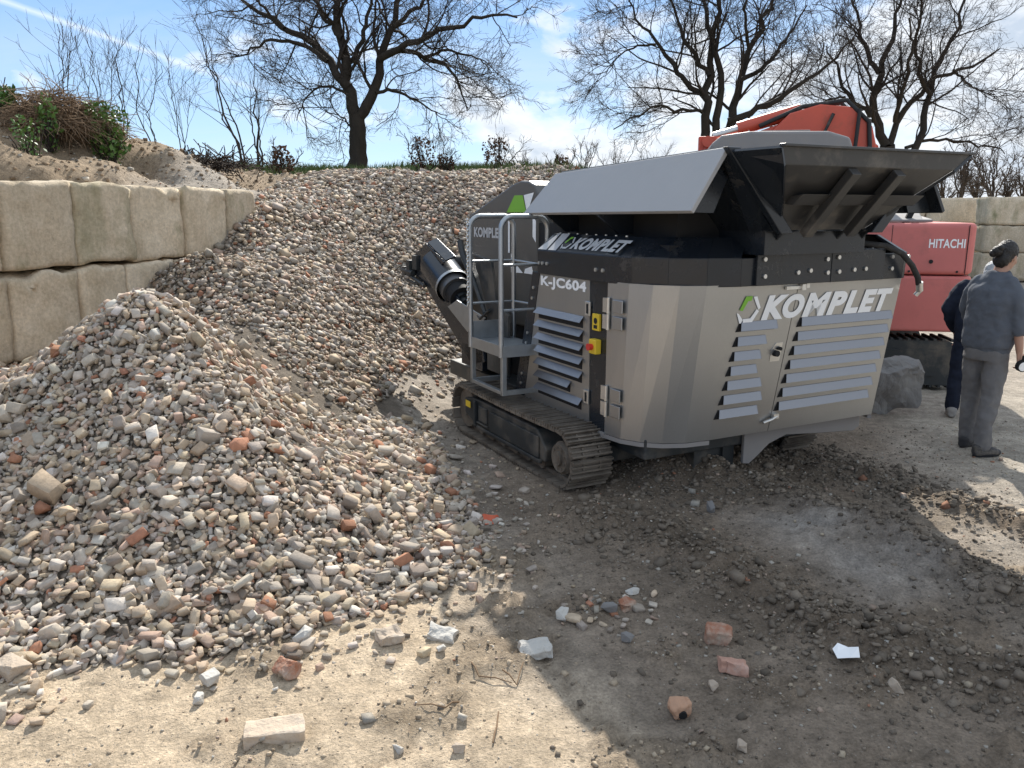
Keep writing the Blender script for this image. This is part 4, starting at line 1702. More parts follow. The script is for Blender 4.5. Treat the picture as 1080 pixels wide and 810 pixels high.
    for u in (1.17, 1.56):
        m = MB()
        m.plate([(u, -1.18, 2.25), (u + .075, -1.18, 2.25), (u + .075, -.835, 1.872), (u, -.835, 1.872)], .055)
        m.build('rib', M_HOPPER, hop, .004)
    # flanks and side walls
    for q in ([A0, B0, C0, D0, (.97, -.62, 1.88), (.53, -.80, 2.355)], [A1, (2.34, -.80, 2.355), (1.88, -.62, 1.88), D1, C1, B1]):
        m = MB()
        m.plate(q, .02)
        m.build('hopper_flank', M_BLACK, hop)
    for s in (1, -1):
        fx = (lambda u: u) if s == 1 else (lambda u: 2.86 - u)
        m = MB()
        q = [(fx(.53), -.80, 2.355), (fx(.47), 1.0, 2.285), (fx(1.0), 1.0, 1.82), (fx(.99), -.80, 1.87)]
        m.plate(q if s == 1 else q[::-1], .03)
        m.build('hopper_side', M_BLACK, T)
        m = MB()
        m.plate([(fx(.50), -.835, 2.37), (fx(.60), -.835, 2.37), (fx(1.08), -.835, 1.86), (fx(.97), -.835, 1.86)][::s], .05)
        m.build('hopper_end_beam', M_BLACK, T, .006)
        m = MB()
        q = [(fx(.535), -.84, 2.372), (fx(.455), 1.05, 2.292), (fx(.25), 1.20, 1.985), (fx(.285), -.84, 2.003)]
        m.plate(q if s == 1 else q[::-1], .03)
        wg = m.build('hopper_wing', M_WING if s == 1 else M_BLACK, T, .004)
        for vv in (-.72, .2, .95):
            m = MB()
            m.plate([(fx(.52), vv, 2.32), (fx(.32), vv, 1.995), (fx(.56), vv, 1.99), (fx(.66), vv, 2.2)] if vv < 0 else [(fx(.50), vv, 2.30), (fx(.29), vv, 1.995), (fx(.50), vv, 1.84), (fx(.96), vv, 1.84)], .03)  # middle and front ones widened to block sun passing under the wing
            m.build('wing_bracket', M_BLACK, wg)
    m = MB()
    m.span((.98, -.74, 1.72), (1.90, -.10, 1.885))
    for u in (1.07, 1.62, 1.86):
        m.plate([(u, -.80, 1.875), (u, -.60, 1.875), (u, -.60, 1.736), (u, -.66, 1.736)], .02)
    m.build('hopper_base', M_BLACK, T, .004)
    m = MB()
    m.plate([(.985, -.80, 1.892), (1.875, -.80, 1.892), (1.875, 1.0, 1.85), (.985, 1.0, 1.85)], .02)
    m.build('hopper_sun_stop', M_BLACK, T)  # added plate, stops sun leaking through the hopper onto the ground
    # front wall of the hopper
    m = MB()
    m.plate([(.47, 1.0, 2.285), (2.39, 1.0, 2.285), (1.9, 1.0, 1.82), (1.0, 1.0, 1.82)], .02)
    m.build('hopper_front', M_BLACK, T)
    # hydraulic hose over the right corner
    m = MB()
    m.tube([(1.90, -.45, 1.76), (2.06, -.58, 1.775), (2.22, -.66, 1.755), (2.36, -.69, 1.70), (2.47, -.70, 1.61), (2.545, -.70, 1.52), (2.575, -.69, 1.47)], .021, 12)
    ho = m.build('hose', M_RUBBER, T)
    m = MB()
    m.cyl((2.575, -.695, 1.485), (2.60, -.685, 1.42), .026, n=10)
    m.cyl((2.60, -.685, 1.42), (2.585, -.665, 1.385), .018, n=8)
    m.build('hose_fitting', M_ZINC, ho)
    # --- front hood with lettering
    m = MB()
    hp = [(3.06, .96), (3.06, 1.955), (2.06, 2.245), (1.92, 2.268), (1.78, 2.262), (1.66, 2.225), (1.60, 2.15), (1.60, .96)]
    m.prism(hp, 'x', .60, 2.05)
    hood = m.build('front_hood', M_HOODG, T, .015)
    m = MB()
    m.span((.66, 1.62, .452), (2.0, 2.9, .96))
    m.build('engine_bay', M_VOID, T)
    lettering('hood_lettering', 'KOMPLET', (.60, 2.93, 1.745), (0, -1, 0), (0, 0, 1), .66, .10, M_GREYV, hood, bold=.045, lift=.004)
    e1 = (0, -1, 0); e2 = (0, 0, 1)
    def HV(*q):
        return [(2.4 - y, z - 1.3) for y, z in q]
    decal('hood_emblem_leaf', [HV((2.19, 1.99), (1.80, 1.99), (1.87, 2.14), (2.03, 2.14))[::-1]], (.60, 2.4, 1.3), e1, e2, 1, 1, M_GREEN, hood, .004)
    decal('hood_emblem', [HV((1.79, 1.99), (1.76, 2.01), (1.66, 2.16), (1.85, 2.14))[::-1],
                          HV((2.10, 1.62), (2.10, 1.44), (1.86, 1.45), (1.99, 1.52)), HV((1.84, 1.45), (1.66, 1.45), (1.69, 1.52), (1.82, 1.49)), HV((1.62, 1.92), (1.62, 1.73), (1.68, 1.78), (1.68, 1.95)),
                          HV((2.16, 1.62), (2.125, 1.62), (2.125, 1.90), (2.16, 1.93))], (.60, 2.4, 1.3), e1, e2, 1, 1, M_WHITE, hood, .004)
    # --- boarding platform with rails
    pl = MB()
    pl.span((.0, 1.08, .885), (.40, 1.72, .905))
    pl.span((-.006, 1.07, .84), (.0, 1.73, .935))
    pl.span((-.006, 1.07, .84), (.40, 1.076, .935))
    pl.span((.0, 1.724, .84), (.40, 1.73, 1.06))
    deck = pl.build('boarding_platform', M_GALV, T, .002)
    m = MB()
    for (a, b_) in (((.02, 1.10), (.02, 1.70)), ((.34, 1.10), (.34, 1.70))):
        for q in (a, b_):
            m.span((q[0] - .02, q[1] - .02, .52), (q[0] + .02, q[1] + .02, .885))
    m.span((.0, 1.085, .52), (.36, 1.115, .56))
    m.span((.0, 1.685, .52), (.36, 1.715, .56))
    m.span((.0, 1.115, .525), (.04, 1.685, .555))
    m.build('step_frame', M_GALV, deck, .003)
    for vv in (1.10, 1.70):
        m = MB()
        pts = [(.0, vv, .84), (.0, vv, 1.86)]
        for i in range(1, 6):
            a = math.pi / 2 * i / 5
            pts.append((.10 - .10 * math.cos(a), vv, 1.86 + .10 * math.sin(a)))
        pts += [(.32, vv, 1.96)]
        for i in range(1, 6):
            a = math.pi / 2 * i / 5
            pts.append((.32 + .10 * math.sin(a), vv, 1.86 + .10 * math.cos(a)))
        pts += [(.42, vv, .9)]
        m.tube(pts, .0215, 12)
        for z in (1.58, 1.22):
            m.tube([(.0, vv, z), (.42, vv, z)], .011, 8)
        m.build('handrail', M_GALV, deck)
    m = MB()
    m.tube([(.42, 1.10, 1.565), (.42, 1.70, 1.58)], .011, 8)
    m.tube([(.42, 1.10, 1.23), (.42, 1.70, 1.22)], .011, 8)
    m.build('knee_rail', M_GALV, deck)
    m = MB()
    for i in range(34):
        z = 1.93 - .022 * i
        m.ball((-.026 + .006 * (i % 2), 1.70 + .012 * ((i % 2) * 2 - 1), z), .012, 6, 4, (1, .7, 1.3))
    m.build('safety_chain', M_ZINC, deck)
    # --- discharge conveyor sticking out at the front
    cv = MB()
    cu0, cu1 = .34, 1.0
    prof = [(2.15, .60), (2.45, .52), (3.75, 1.24), (4.00, 1.30), (4.00, 1.42), (3.85, 1.50), (3.55, 1.54), (2.25, .88)]
    cv.prism(prof, 'x', cu0, cu0 + .03)
    cv.prism(prof, 'x', cu1 - .03, cu1)
    cv.span((cu0, 2.2, .5), (cu1, 2.7, .72))
    conv = cv.build('conveyor', M_BLACK, T, .006)
    a, b_ = Vector((.42, 2.82, 1.12)), Vector((.42, 3.44, 1.40))
    dd = (b_ - a).normalized()
    m = MB()
    m.cyl(a + dd * .18, b_, .155, n=28)
    m.build('motor_drum', M_DRUM, conv)
    m = MB()
    m.cyl(a + dd * .30, b_ + dd * .10, .185, n=28, caps=False)
    m.cyl(a + dd * .30, b_ + dd * .10, .172, n=28, caps=False)
    m.build('motor_cover', M_BLACK, conv)
    m = MB()
    m.cyl(a + dd * .27, a + dd * .31, .188, n=28, caps=False)
    m.build('cover_rim', M_GALV, conv)
    m = MB()
    m.cyl(a + dd * .04, a + dd * .185, .125, n=20)
    m.build('drum_mouth', M_VOID, conv)
    m = MB()
    m.cyl(a - dd * .06, a + dd * .1, .04, n=12)
    m.cyl(a, a + dd * .06, .075, n=8)
    m.build('shaft_hub', M_TFRAME, conv)
    # folded side plates of the trough
    m = MB()
    m.plate([(.35, 4.03, 1.50), (.35, 3.60, 1.66), (.35, 3.10, 1.49), (.35, 3.43, 1.31)], .02)
    m.plate([(.35, 3.60, 1.66), (.46, 3.58, 1.70), (.46, 3.08, 1.53), (.35, 3.10, 1.49)], .02)
    m.build('belt_guard', M_BLACK, conv, .004)
    m = MB()
    m.plate([(.30, 2.92, 1.05), (.30, 2.68, 1.14), (.30, 2.02, 1.04), (.30, 2.19, .905), (.30, 2.43, .855)], .012)
    m.build('scraper_plate', M_GALV, conv, .003)
    m = MB()
    m.span((.30, 3.84, 1.36), (.50, 3.98, 1.52))
    m.span((.28, 4.02, 1.28), (.36, 4.12, 1.46))
    m.tube([(.31, 3.62, 1.20), (.31, 4.36, 1.34)], .022, 8)
    m.build('end_bracket', M_TFRAME, conv, .006)
    m = MB()
    m.span((.36, 3.90, 1.22), (.75, 4.02, 1.42))
    m.tube([(.30, 3.95, 1.32), (.30, 4.30, 1.34)], .03, 8)
    m.tube([(.33, 3.85, 1.20), (.33, 4.20, 1.22)], .02, 8)
    m.span((.28, 4.18, 1.28), (.5, 4.28, 1.38))
    m.build('belt_tensioner', M_TFRAME, conv, .004)
    m = MB()
    m.cyl((.37, 3.88, 1.42), (.97, 3.88, 1.42), .09, n=18)
    m.build('belt_roller', M_RUBBER, conv)
    m = MB()
    m.plate([(.36, 2.05, 1.56), (.36, 2.45, 1.60), (.36, 2.10, 1.05), (.36, 1.9, 1.05)], .03)
    m.tube([(.30, 2.52, 1.62), (.30, 2.05, 1.08)], .022, 8)
    m.tube([(.28, 2.56, 1.72), (.28, 2.50, 1.60), (.3, 2.3, 1.35)], .032, 8)
    m.tube([(.30, 1.95, 1.12), (.28, 2.12, 1.02), (.31, 2.25, 1.05)], .014, 6)
    m.tube([(.30, 1.9, .98), (.28, 2.1, .93), (.33, 2.3, .99)], .014, 6)
    m.build('tilt_linkage', M_TFRAME, conv, .004)
    m = MB()
    m.plate([(.32, 2.05, .55), (.32, 1.62, .55), (.32, 1.62, 1.1), (.32, 1.85, 1.2), (.32, 2.05, 1.1)], .03)
    m.build('mount_plate', M_TFRAME, conv, .004)
    # --- crawlers
    for u0 in (0.0, 2.06):
        crawler(T, u0)
    return T


def ring_dec(T, parent, o, e1, e2, sx, sy, mw_, mg, name, lift):
    """hexagonal split ring"""
    out = [(.0, .28), (.40, .0), (.62, .0), (1.0, .70), (.62, 1.0), (.42, 1.0), (.12, .74)]
    P = {'bl': [(.0, .40), (.10, .36), (.30, .12), (.24, .0), (.18, .0)],
         'b': [(.33, .02), (.72, .02), (.95, .42), (.84, .50), (.62, .17), (.30, .16)],
         'r': [(.62, .98), (.78, .98), (1.0, .55), (.92, .47), (.80, .66), (.72, .80)],
         'g': [(.10, .50), (.30, 1.0), (.58, 1.0), (.56, .83), (.42, .82), (.24, .46)]}
    decal(name, [P['bl'], P['b'], P['r']], o, e1, e2, sx, sy, mw_, parent, lift)
    decal(name + '_leaf', [P['g']], o, e1, e2, sx, sy, mg, parent, lift)


def crawler(T, u0):
    w = .34
    r = .205
    y0, y1, zc = .20, 1.93, .235
    m = MB()
    # path of the belt: (y, z, angle)
    path = []
    Ls = y1 - y0
    arc = math.pi * r
    total = 2 * Ls + 2 * arc
    n = 46
    for i in range(n):
        s = total * i / n
        if s < Ls:
            path.append((y1 - s, zc + r, math.pi, 0, -.012 * math.sin(math.pi * s / Ls)))
        elif s < Ls + arc:
            a = (s - Ls) / r
            path.append((y0 - r * math.sin(a), zc + r * math.cos(a), math.pi + a, 0, 0))
        elif s < 2 * Ls + arc:
            path.append((y0 + (s - Ls - arc), zc - r, 2 * math.pi, 0, 0))
        else:
            a = (s - 2 * Ls - arc) / r
            path.append((y1 + r * math.sin(a), zc - r * math.cos(a), a, 0, 0))
    pitch = total / n
    for y, z, a, _, sag in path:
        rot = Matrix.Rotation(a, 3, 'X')
        c = Vector((u0 + w / 2, y, z + sag))
        m.box(c, (w, pitch * .90, .020), rot)
        nrm = rot @ Vector((0, 0, -1))
        tan = rot @ Vector((0, 1, 0))
        for q, hh in ((-.36, .026), (.0, .018), (.34, .018)):
            m.box(c + nrm * (.010 + hh / 2) + tan * (q * pitch), (w - .004, pitch * .13, hh), rot)
        for du in (-.055, .055):
            m.box(c - nrm * .022 + Vector((du, 0, 0)), (.03, pitch * .98, .03), rot)
            for dt in (-.18, .18):
                m.cyl(c + Vector((du * 1.25, 0, 0)) + tan * (dt * pitch) + nrm * .008, c + Vector((du * 1.25, 0, 0)) + tan * (dt * pitch) + nrm * .022, .010, n=6)
    belt = m.build('crawler_track', M_TRACK, T)
    f = MB()
    f.prism([(.42, .14), (1.70, .14), (1.92, .20), (1.92, .34), (1.72, .375), (.56, .375), (.40, .24)], 'x', u0 + .03, u0 + w - .03)
    fr = f.build('crawler_frame', M_TFRAME, belt, .012)
    f = MB()
    f.span((u0 + .012, .50, .155), (u0 + .028, 1.35, .325))
    f.span((u0 + .010, 1.42, .20), (u0 + .029, 1.58, .33))
    f.plate([(u0 + .005, 1.62, .17), (u0 + .005, 1.40, .17), (u0 + .005, 1.40, .185), (u0 + .005, 1.62, .185)], .02)
    f.span((u0 + .0, 1.64, .13), (u0 + .03, 1.68, .36))
    f.span((u0 + .004, .46, .12), (u0 + .034, 1.62, .15))
    f.build('side_cover', M_TFRAME, belt, .006)
    f = MB()
    f.plate([(u0 + .003, 1.84, .28), (u0 + .003, 1.74, .28), (u0 + .003, 1.74, .335), (u0 + .003, 1.84, .335)], .004)
    f.build('maker_plate', M_YELLOW, belt)
    s = MB()
    s.cyl((u0 + .05, y0, zc), (u0 + w - .05, y0, zc), .125, n=24)
    s.cyl((u0 + .02, y0, zc), (u0 + .05, y0, zc), .105, .12, 24)
    s.cyl((u0 + .0, y0, zc), (u0 + .02, y0, zc), .055, n=16)
    for i in range(15):
        a = 2 * math.pi * i / 15
        s.box((u0 + w / 2, y0 + .15 * math.cos(a), zc + .15 * math.sin(a)), (.05, .03, .05), Matrix.Rotation(a - math.pi / 2, 3, 'X'))
    for i in range(9):
        a = 2 * math.pi * i / 9
        s.cyl((u0 + .014, y0 + .082 * math.cos(a), zc + .082 * math.sin(a)), (u0 + .03, y0 + .082 * math.cos(a), zc + .082 * math.sin(a)), .011, n=6)
    s.build('sprocket', M_TRACK, belt)
    s = MB()
    s.cyl((u0 + .06, y1, zc), (u0 + w - .06, y1, zc), .175, n=24)
    s.cyl((u0 + .04, y1, zc), (u0 + .06, y1, zc), .06, n=14)
    s.build('idler', M_TRACK, belt)
    s = MB()
    for i in range(6):
        yy = .55 + i * .22
        s.cyl((u0 + .07, yy, .115), (u0 + w - .07, yy, .115), .062, n=16)
    s.build('track_roller', M_TRACK, belt)


crusher()


# ------------------------------------------------------------------ the excavator  (local x right, y forward, z up)
def excavator():
    T = thing('excavator', (4.03, 10.26, 0), R(80), 'faded red excavator with white lettering on its rear side, boom folded up', 'excavator')
    # crawlers
    for s in (-1, 1):
        m = MB()
        x = s * .85
        m.prism([(-1.15, .05), (1.15, .05), (1.32, .16), (1.36, .32), (1.28, .48), (1.12, .56), (-1.12, .56), (-1.28, .48), (-1.36, .32), (-1.32, .16)], 'x', x - .23, x + .23)
        for i in range(26):
            y = -1.15 + 2.3 * i / 25
            m.box((x, y, .57), (.46, .03, .03))
            m.box((x, y, .04), (.46, .03, .03))
        c = m.build('crawler_track', M_TFRAME, T)
        m = MB()
        m.span((x + s * .23, -1.0, .16), (x + s * .25, 1.0, .46))
        m.build('crawler_frame', M_TFRAME, c)
    m = MB()
    m.cyl((0, 0, .3), (0, 0, .70), .52, n=28)
    m.span((-.65, -.5, .22), (.65, .5, .5))
    m.build('undercarriage', M_TFRAME, T, .01)
    # rounded house
    def outline(x0, x1, ya, yb, r):
        P = []
        for (cx, cy, a0) in ((x1 - r, ya + r, -90), (x1 - .05, yb - .05, 0), (x0 + .05, yb - .05, 90), (x0 + r, ya + r, 180)):
            rr = r if cy < 0 else .05
            for i in range(7):
                a = R(a0 + 90 * i / 6)
                P.append((cx + rr * math.cos(a), cy + rr * math.sin(a)))
        return P
    m = MB()
    m.prism(outline(-1.05, 1.05, -1.32, .25, .16), 'z', .66, 1.29)
    lowh = m.build('counterweight', M_SALMON, T, .03, 3)
    m = MB()
    m.prism(outline(-1.05, 1.05, -1.32, .25, .16), 'z', 1.303, 1.872)
    uph = m.build('engine_cover', M_SALMON, T, .05, 4)
    m = MB()
    m.span((-1.053, -1.206, 1.31), (-1.047, -1.199, 1.85))
    m.build('cover_seam', M_VOID, uph)
    lettering('maker_lettering', 'HITACHI', (-1.05, -.80, 1.60), (0, -1, 0), (0, 0, 1), .375, .10, M_WHITE, uph, bold=.025, lift=.004)
    for yy, zz in ((-.12, 1.81), (-.22, 1.80), (-.62, 1.34), (-1.12, 1.34)):
        m = MB()
        m.cyl((-1.056, yy, zz), (-1.045, yy, zz), .013, n=8)
        m.build('cover_bolt', M_VOID, uph)
    m = MB()
    m.span((-1.053, -.41, 1.31), (-1.047, -.404, 1.85))
    m.build('cover_seam', M_VOID, uph)
    m = MB()
    for k in range(5):
        m.span((-1.054, -.30, 1.40 + .055 * k), (-1.046, -.05, 1.425 + .055 * k))
    m.build('side_grille', M_VOID, uph)
    m = MB()
    m.cyl((-1.056, -.84, 1.45), (-1.045, -.84, 1.45), .022, n=14)
    m.build('cover_lock', M_VOID, uph)
    m = MB()
    m.plate([(-.95, .15, 1.91), (-.95, -.85, 1.91), (-.25, -.95, 1.94), (-.2, .1, 1.98)], .03)
    m.plate([(-.98, .05, 1.90), (-.93, -.75, 1.91), (-.6, -.8, 1.985), (-.6, .0, 1.975)], .02)
    m.build('hood_panel', M_GREYM, uph, .01)
    m = MB()
    m.box((-.86, -.62, 1.95), (.05, .06, .20), Matrix.Rotation(R(22), 3, 'X'))
    m.build('exhaust_stub', M_VOID, uph)
    m = MB()
    m.span((-1.02, .25, .70), (1.02, 1.05, .95))
    m.build('front_deck', M_SALMON, T, .02)
    first = set(T.children)
    # cab
    m = MB()
    m.prism([(.0, .95), (1.25, .95), (1.36, 1.55), (1.18, 2.58), (-.10, 2.62), (-.12, 1.9)], 'x', -1.0, -.08)
    cab = m.build('cab', M_GREYM, T, .05, 3)
    m = MB()
    for xx in (-1.006, -.074):
        m.plate([(xx, .06, 1.45), (xx, 1.15, 1.5), (xx, 1.08, 2.48), (xx, -.02, 2.5)], .004)
    m.plate([(-.95, -.125, 1.95), (-.13, -.125, 1.95), (-.13, -.110, 2.5), (-.95, -.110, 2.5)], .004)
    m.build('cab_window', M_GLASS, cab)
    m = MB()
    m.prism([(-.22, 2.70), (-.18, 2.80), (.05, 2.87), (.9, 2.88), (1.2, 2.84), (1.32, 2.74), (1.30, 2.66), (-.20, 2.62)], 'x', -1.03, -.05)
    m.build('cab_roof', M_GREYM, cab, .03, 3)
    m = MB()
    m.span((-.75, .2, 2.88), (-.25, .75, 2.91))
    m.tube([(-.5, .85, 2.87), (-.5, .85, 2.93), (-.42, .85, 2.93), (-.42, .85, 2.87)], .012, 6)
    m.build('roof_hatch', M_GREYM, cab, .01)
    for o in set(T.children) - first:
        o.location.y += .30
    first = set(T.children)
    # boom raised, stick folded down in front
    b = MB()
    k = [(-.10, 1.15), (.30, 1.15), (.62, 2.4), (.85, 2.72), (1.15, 2.80), (1.15, 3.02), (.95, 3.22), (.60, 3.32), (.22, 3.28), (-.02, 3.05), (-.12, 2.7), (-.14, 2.0)]
    b.prism(k, 'x', .02, .36)
    boom = b.build('boom', M_ORANGE, T, .02)
    b = MB()
    b.prism([(.72, 3.22), (.50, 3.0), (1.0, 2.78), (1.78, 2.60), (1.98, 2.64), (1.96, 2.86), (1.3, 3.02)], 'x', .10, .32)
    st = b.build('stick', M_ORANGE, T, .02)
    b = MB()
    b.cyl((.21, .80, 3.27), (.21, 1.55, 3.06), .085, n=16)
    b.build('arm_cylinder', M_ORANGE, st)
    b = MB()
    b.cyl((.21, 1.55, 3.06), (.21, 1.85, 2.98), .045, n=12)
    b.build('cylinder_rod', M_ZINC, st)
    b = MB()
    b.box((.21, 1.92, 2.84), (.20, .22, .26))
    b.cyl((.05, 1.92, 2.90), (.37, 1.92, 2.90), .07, n=14)
    b.cyl((.05, 2.0, 2.72), (.37, 2.0, 2.72), .06, n=14)
    b.build('bucket_linkage', M_ORANGE, st, .01)
    b = MB()
    b.box((.0, 1.0, 2.88), (.06, .2, .14))
    b.build('work_lamp', M_VOID, boom, .01)
    b = MB()
    b.tube([(.02, .15, 1.6), (-.02, -.02, 2.6), (0, .03, 3.1), (.04, .3, 3.36), (.1, .8, 3.30), (.1, 1.3, 3.08)], .028, 8)
    b.tube([(.36, .15, 1.6), (.40, -.03, 2.6), (.40, .02, 3.1), (.36, .3, 3.37), (.3, .8, 3.32), (.3, 1.25, 3.12)], .028, 8)
    b.tube([(-.01, .45, 3.2), (-.05, .6, 2.85), (-.01, 1.1, 2.9)], .022, 8)
    b.tube([(-.01, .15, 3.25), (-.06, .18, 2.8), (-.04, .2, 2.3)], .024, 8)
    b.build('hydraulic_hose', M_RUBBER, boom)
    b = MB()
    for i, yy in enumerate((.02, -.02, -.06)):
        b.cyl((.05, yy, 2.55 + .12 * i), (.3, yy, 2.55 + .12 * i), .06, n=10)
    b.span((.04, -.12, 2.6), (.34, .1, 2.8))
    b.build('boom_bracket', M_ORANGE, boom, .01)
    for o in set(T.children) - first:
        o.location.y -= .33
        o.location.z -= .04
    return T


excavator()
#@@PART3

# ------------------------------------------------------------------ bare trees, saplings, shrubs
def unit(a):
    return a / np.maximum(np.linalg.norm(a, axis=-1, keepdims=True), 1e-9)


def tubes_np(P, Rr, sides):
    """P (N,k,3) polylines, Rr (N,k) radii -> vertices, quads"""
    N, k, _ = P.shape
    T = np.empty_like(P)
    T[:, 1:-1] = P[:, 2:] - P[:, :-2]
    T[:, 0] = P[:, 1] - P[:, 0]
    T[:, -1] = P[:, -1] - P[:, -2]
    T = unit(T)
    ref = np.tile(np.array([.31, .52, .79]), (N, 1))
    ref = unit(ref - T[:, 0] * (ref * T[:, 0]).sum(-1, keepdims=True))
    X = np.empty_like(P)
    for i in range(k):
        ref = unit(ref - T[:, i] * (ref * T[:, i]).sum(-1, keepdims=True))
        X[:, i] = ref
    Y = np.cross(T, X)
    a = np.arange(sides) * 2 * np.pi / sides
    V = P[:, :, None, :] + Rr[:, :, None, None] * (np.cos(a)[None, None, :, None] * X[:, :, None, :] + np.sin(a)[None, None, :, None] * Y[:, :, None, :])
    idx = np.arange(N * k * sides).reshape(N, k, sides)
    A = idx[:, :-1, :]; B = np.roll(A, -1, 2); D = idx[:, 1:, :]; Cq = np.roll(D, -1, 2)
    F = np.stack([A, B, Cq, D], -1).reshape(-1, 4)
    return V.reshape(-1, 3), F


def resample(pl, k):
    pl = np.asarray(pl, float)
    d = np.concatenate([[0], np.cumsum(np.linalg.norm(np.diff(pl, axis=0), axis=1))])
    t = np.linspace(0, d[-1], k)
    # smooth through the given points
    out = np.stack([np.interp(t, d, pl[:, i]) for i in range(3)], -1)
    for _ in range(2):
        out[1:-1] = .5 * out[1:-1] + .25 * (out[:-2] + out[2:])
    return out


def spawn(r, P, Rr, m, lo, hi, ang, ln, ratio, k, wob, up, minr, flat=1.0):
    """children of the branches P: m each, starting between lo and hi along the parent"""
    N, kk, _ = P.shape
    par = np.repeat(np.arange(N), m)
    n = len(par)
    t = r.uniform(lo, hi, n) * (kk - 1)
    i = np.clip(t.astype(int), 0, kk - 2)
    f = (t - i)[:, None]
    S = P[par, i] * (1 - f) + P[par, i + 1] * f
    rs = Rr[par, i] * (1 - f[:, 0]) + Rr[par, i + 1] * f[:, 0]
    T = unit(P[par, i + 1] - P[par, i])
    q = unit(np.cross(T, r.normal(size=(n, 3))))
    a = r.uniform(ang[0], ang[1], n)[:, None]
    D = unit(T * np.cos(a) + q * np.sin(a))
    L = ln * r.uniform(.55, 1.25, n) * (1.15 - .55 * t / (kk - 1))
    r0 = np.maximum(rs * ratio * r.uniform(.7, 1.05, n), minr)
    out = np.empty((n, k, 3))
    out[:, 0] = S
    for j in range(1, k):
        D = unit(D + r.normal(size=(n, 3)) * wob + np.array([0, 0, up]))
        out[:, j] = out[:, j - 1] + D * (L / (k - 1))[:, None]
    rad = r0[:, None] * np.linspace(1, .35, k)[None]
    return out, np.maximum(rad, minr * .7)


def tree(name, base, limbs, levels, seed, label, group, mat=None, trunk=None, twigmat=None, cat='tree'):
    """limbs: list of (polyline world points, r0, r1); trunk the same"""
    r = np.random.default_rng(seed)
    T = thing(name, tuple(base), 0, label, cat, group)
    b = np.asarray(base, float)
    K = 14
    LP = []; LR = []
    for pl, r0, r1 in limbs:
        p = resample(pl, K)
        L = np.linalg.norm(p[-1] - p[0])
        w = r.normal(size=(K, 3)) * L * .012
        w[0] = 0
        p = p + w
        LP.append(p - b)
        LR.append(np.linspace(r0, r1, K))
    LP = np.array(LP); LR = np.array(LR)
    tv = []; tf = []
    if trunk is not None:
        pl, r0, r1 = trunk
        p = resample(pl, 9) - b
        rr = np.linspace(r0, r1, 9)
        rr[0] *= 1.35; rr[1] *= 1.1
        p = p + r.normal(size=p.shape) * r1 * .07
        V, F = tubes_np(p[None], rr[None], 12)
        tv.append(V); tf.append(F)
    V, F = tubes_np(LP, LR, 8)
    tf.append(F + sum(len(v) for v in tv)); tv.append(V)
    link('trunk', np_mesh('trunk', np.concatenate(tv), np.concatenate(tf), mat or M_BARK, None, True), T)
    cv = []; cf = []
    P, Rr = LP, LR
    allP = [(LP, LR)]
    for li, (m, lo, hi, ang, ln, ratio, k, wob, up, minr, sides) in enumerate(levels):
        P, Rr = spawn(r, P, Rr, m, lo, hi, ang, ln, ratio, k, wob, up, minr)
        V, F = tubes_np(P, Rr, sides)
        cf.append(F + sum(len(v) for v in cv)); cv.append(V)
    link('crown', np_mesh('crown', np.concatenate(cv), np.concatenate(cf), twigmat or M_TWIG, None, True), T)
    return T


def traced(D, pts, seed, spread=1.0):
    """a limb seen in the photo, given its own depth: wanders off to a side as it leaves the trunk"""
    r = np.random.default_rng(seed)
    side = r.uniform(-1, 1) * spread
    out = []
    n = len(pts)
    for i, (x, y) in enumerate(pts):
        dd = D + side * 3.2 * (i / max(1, n - 1)) ** 1.2
        out.append(atY(x, y, dd))
    return np.array(out)


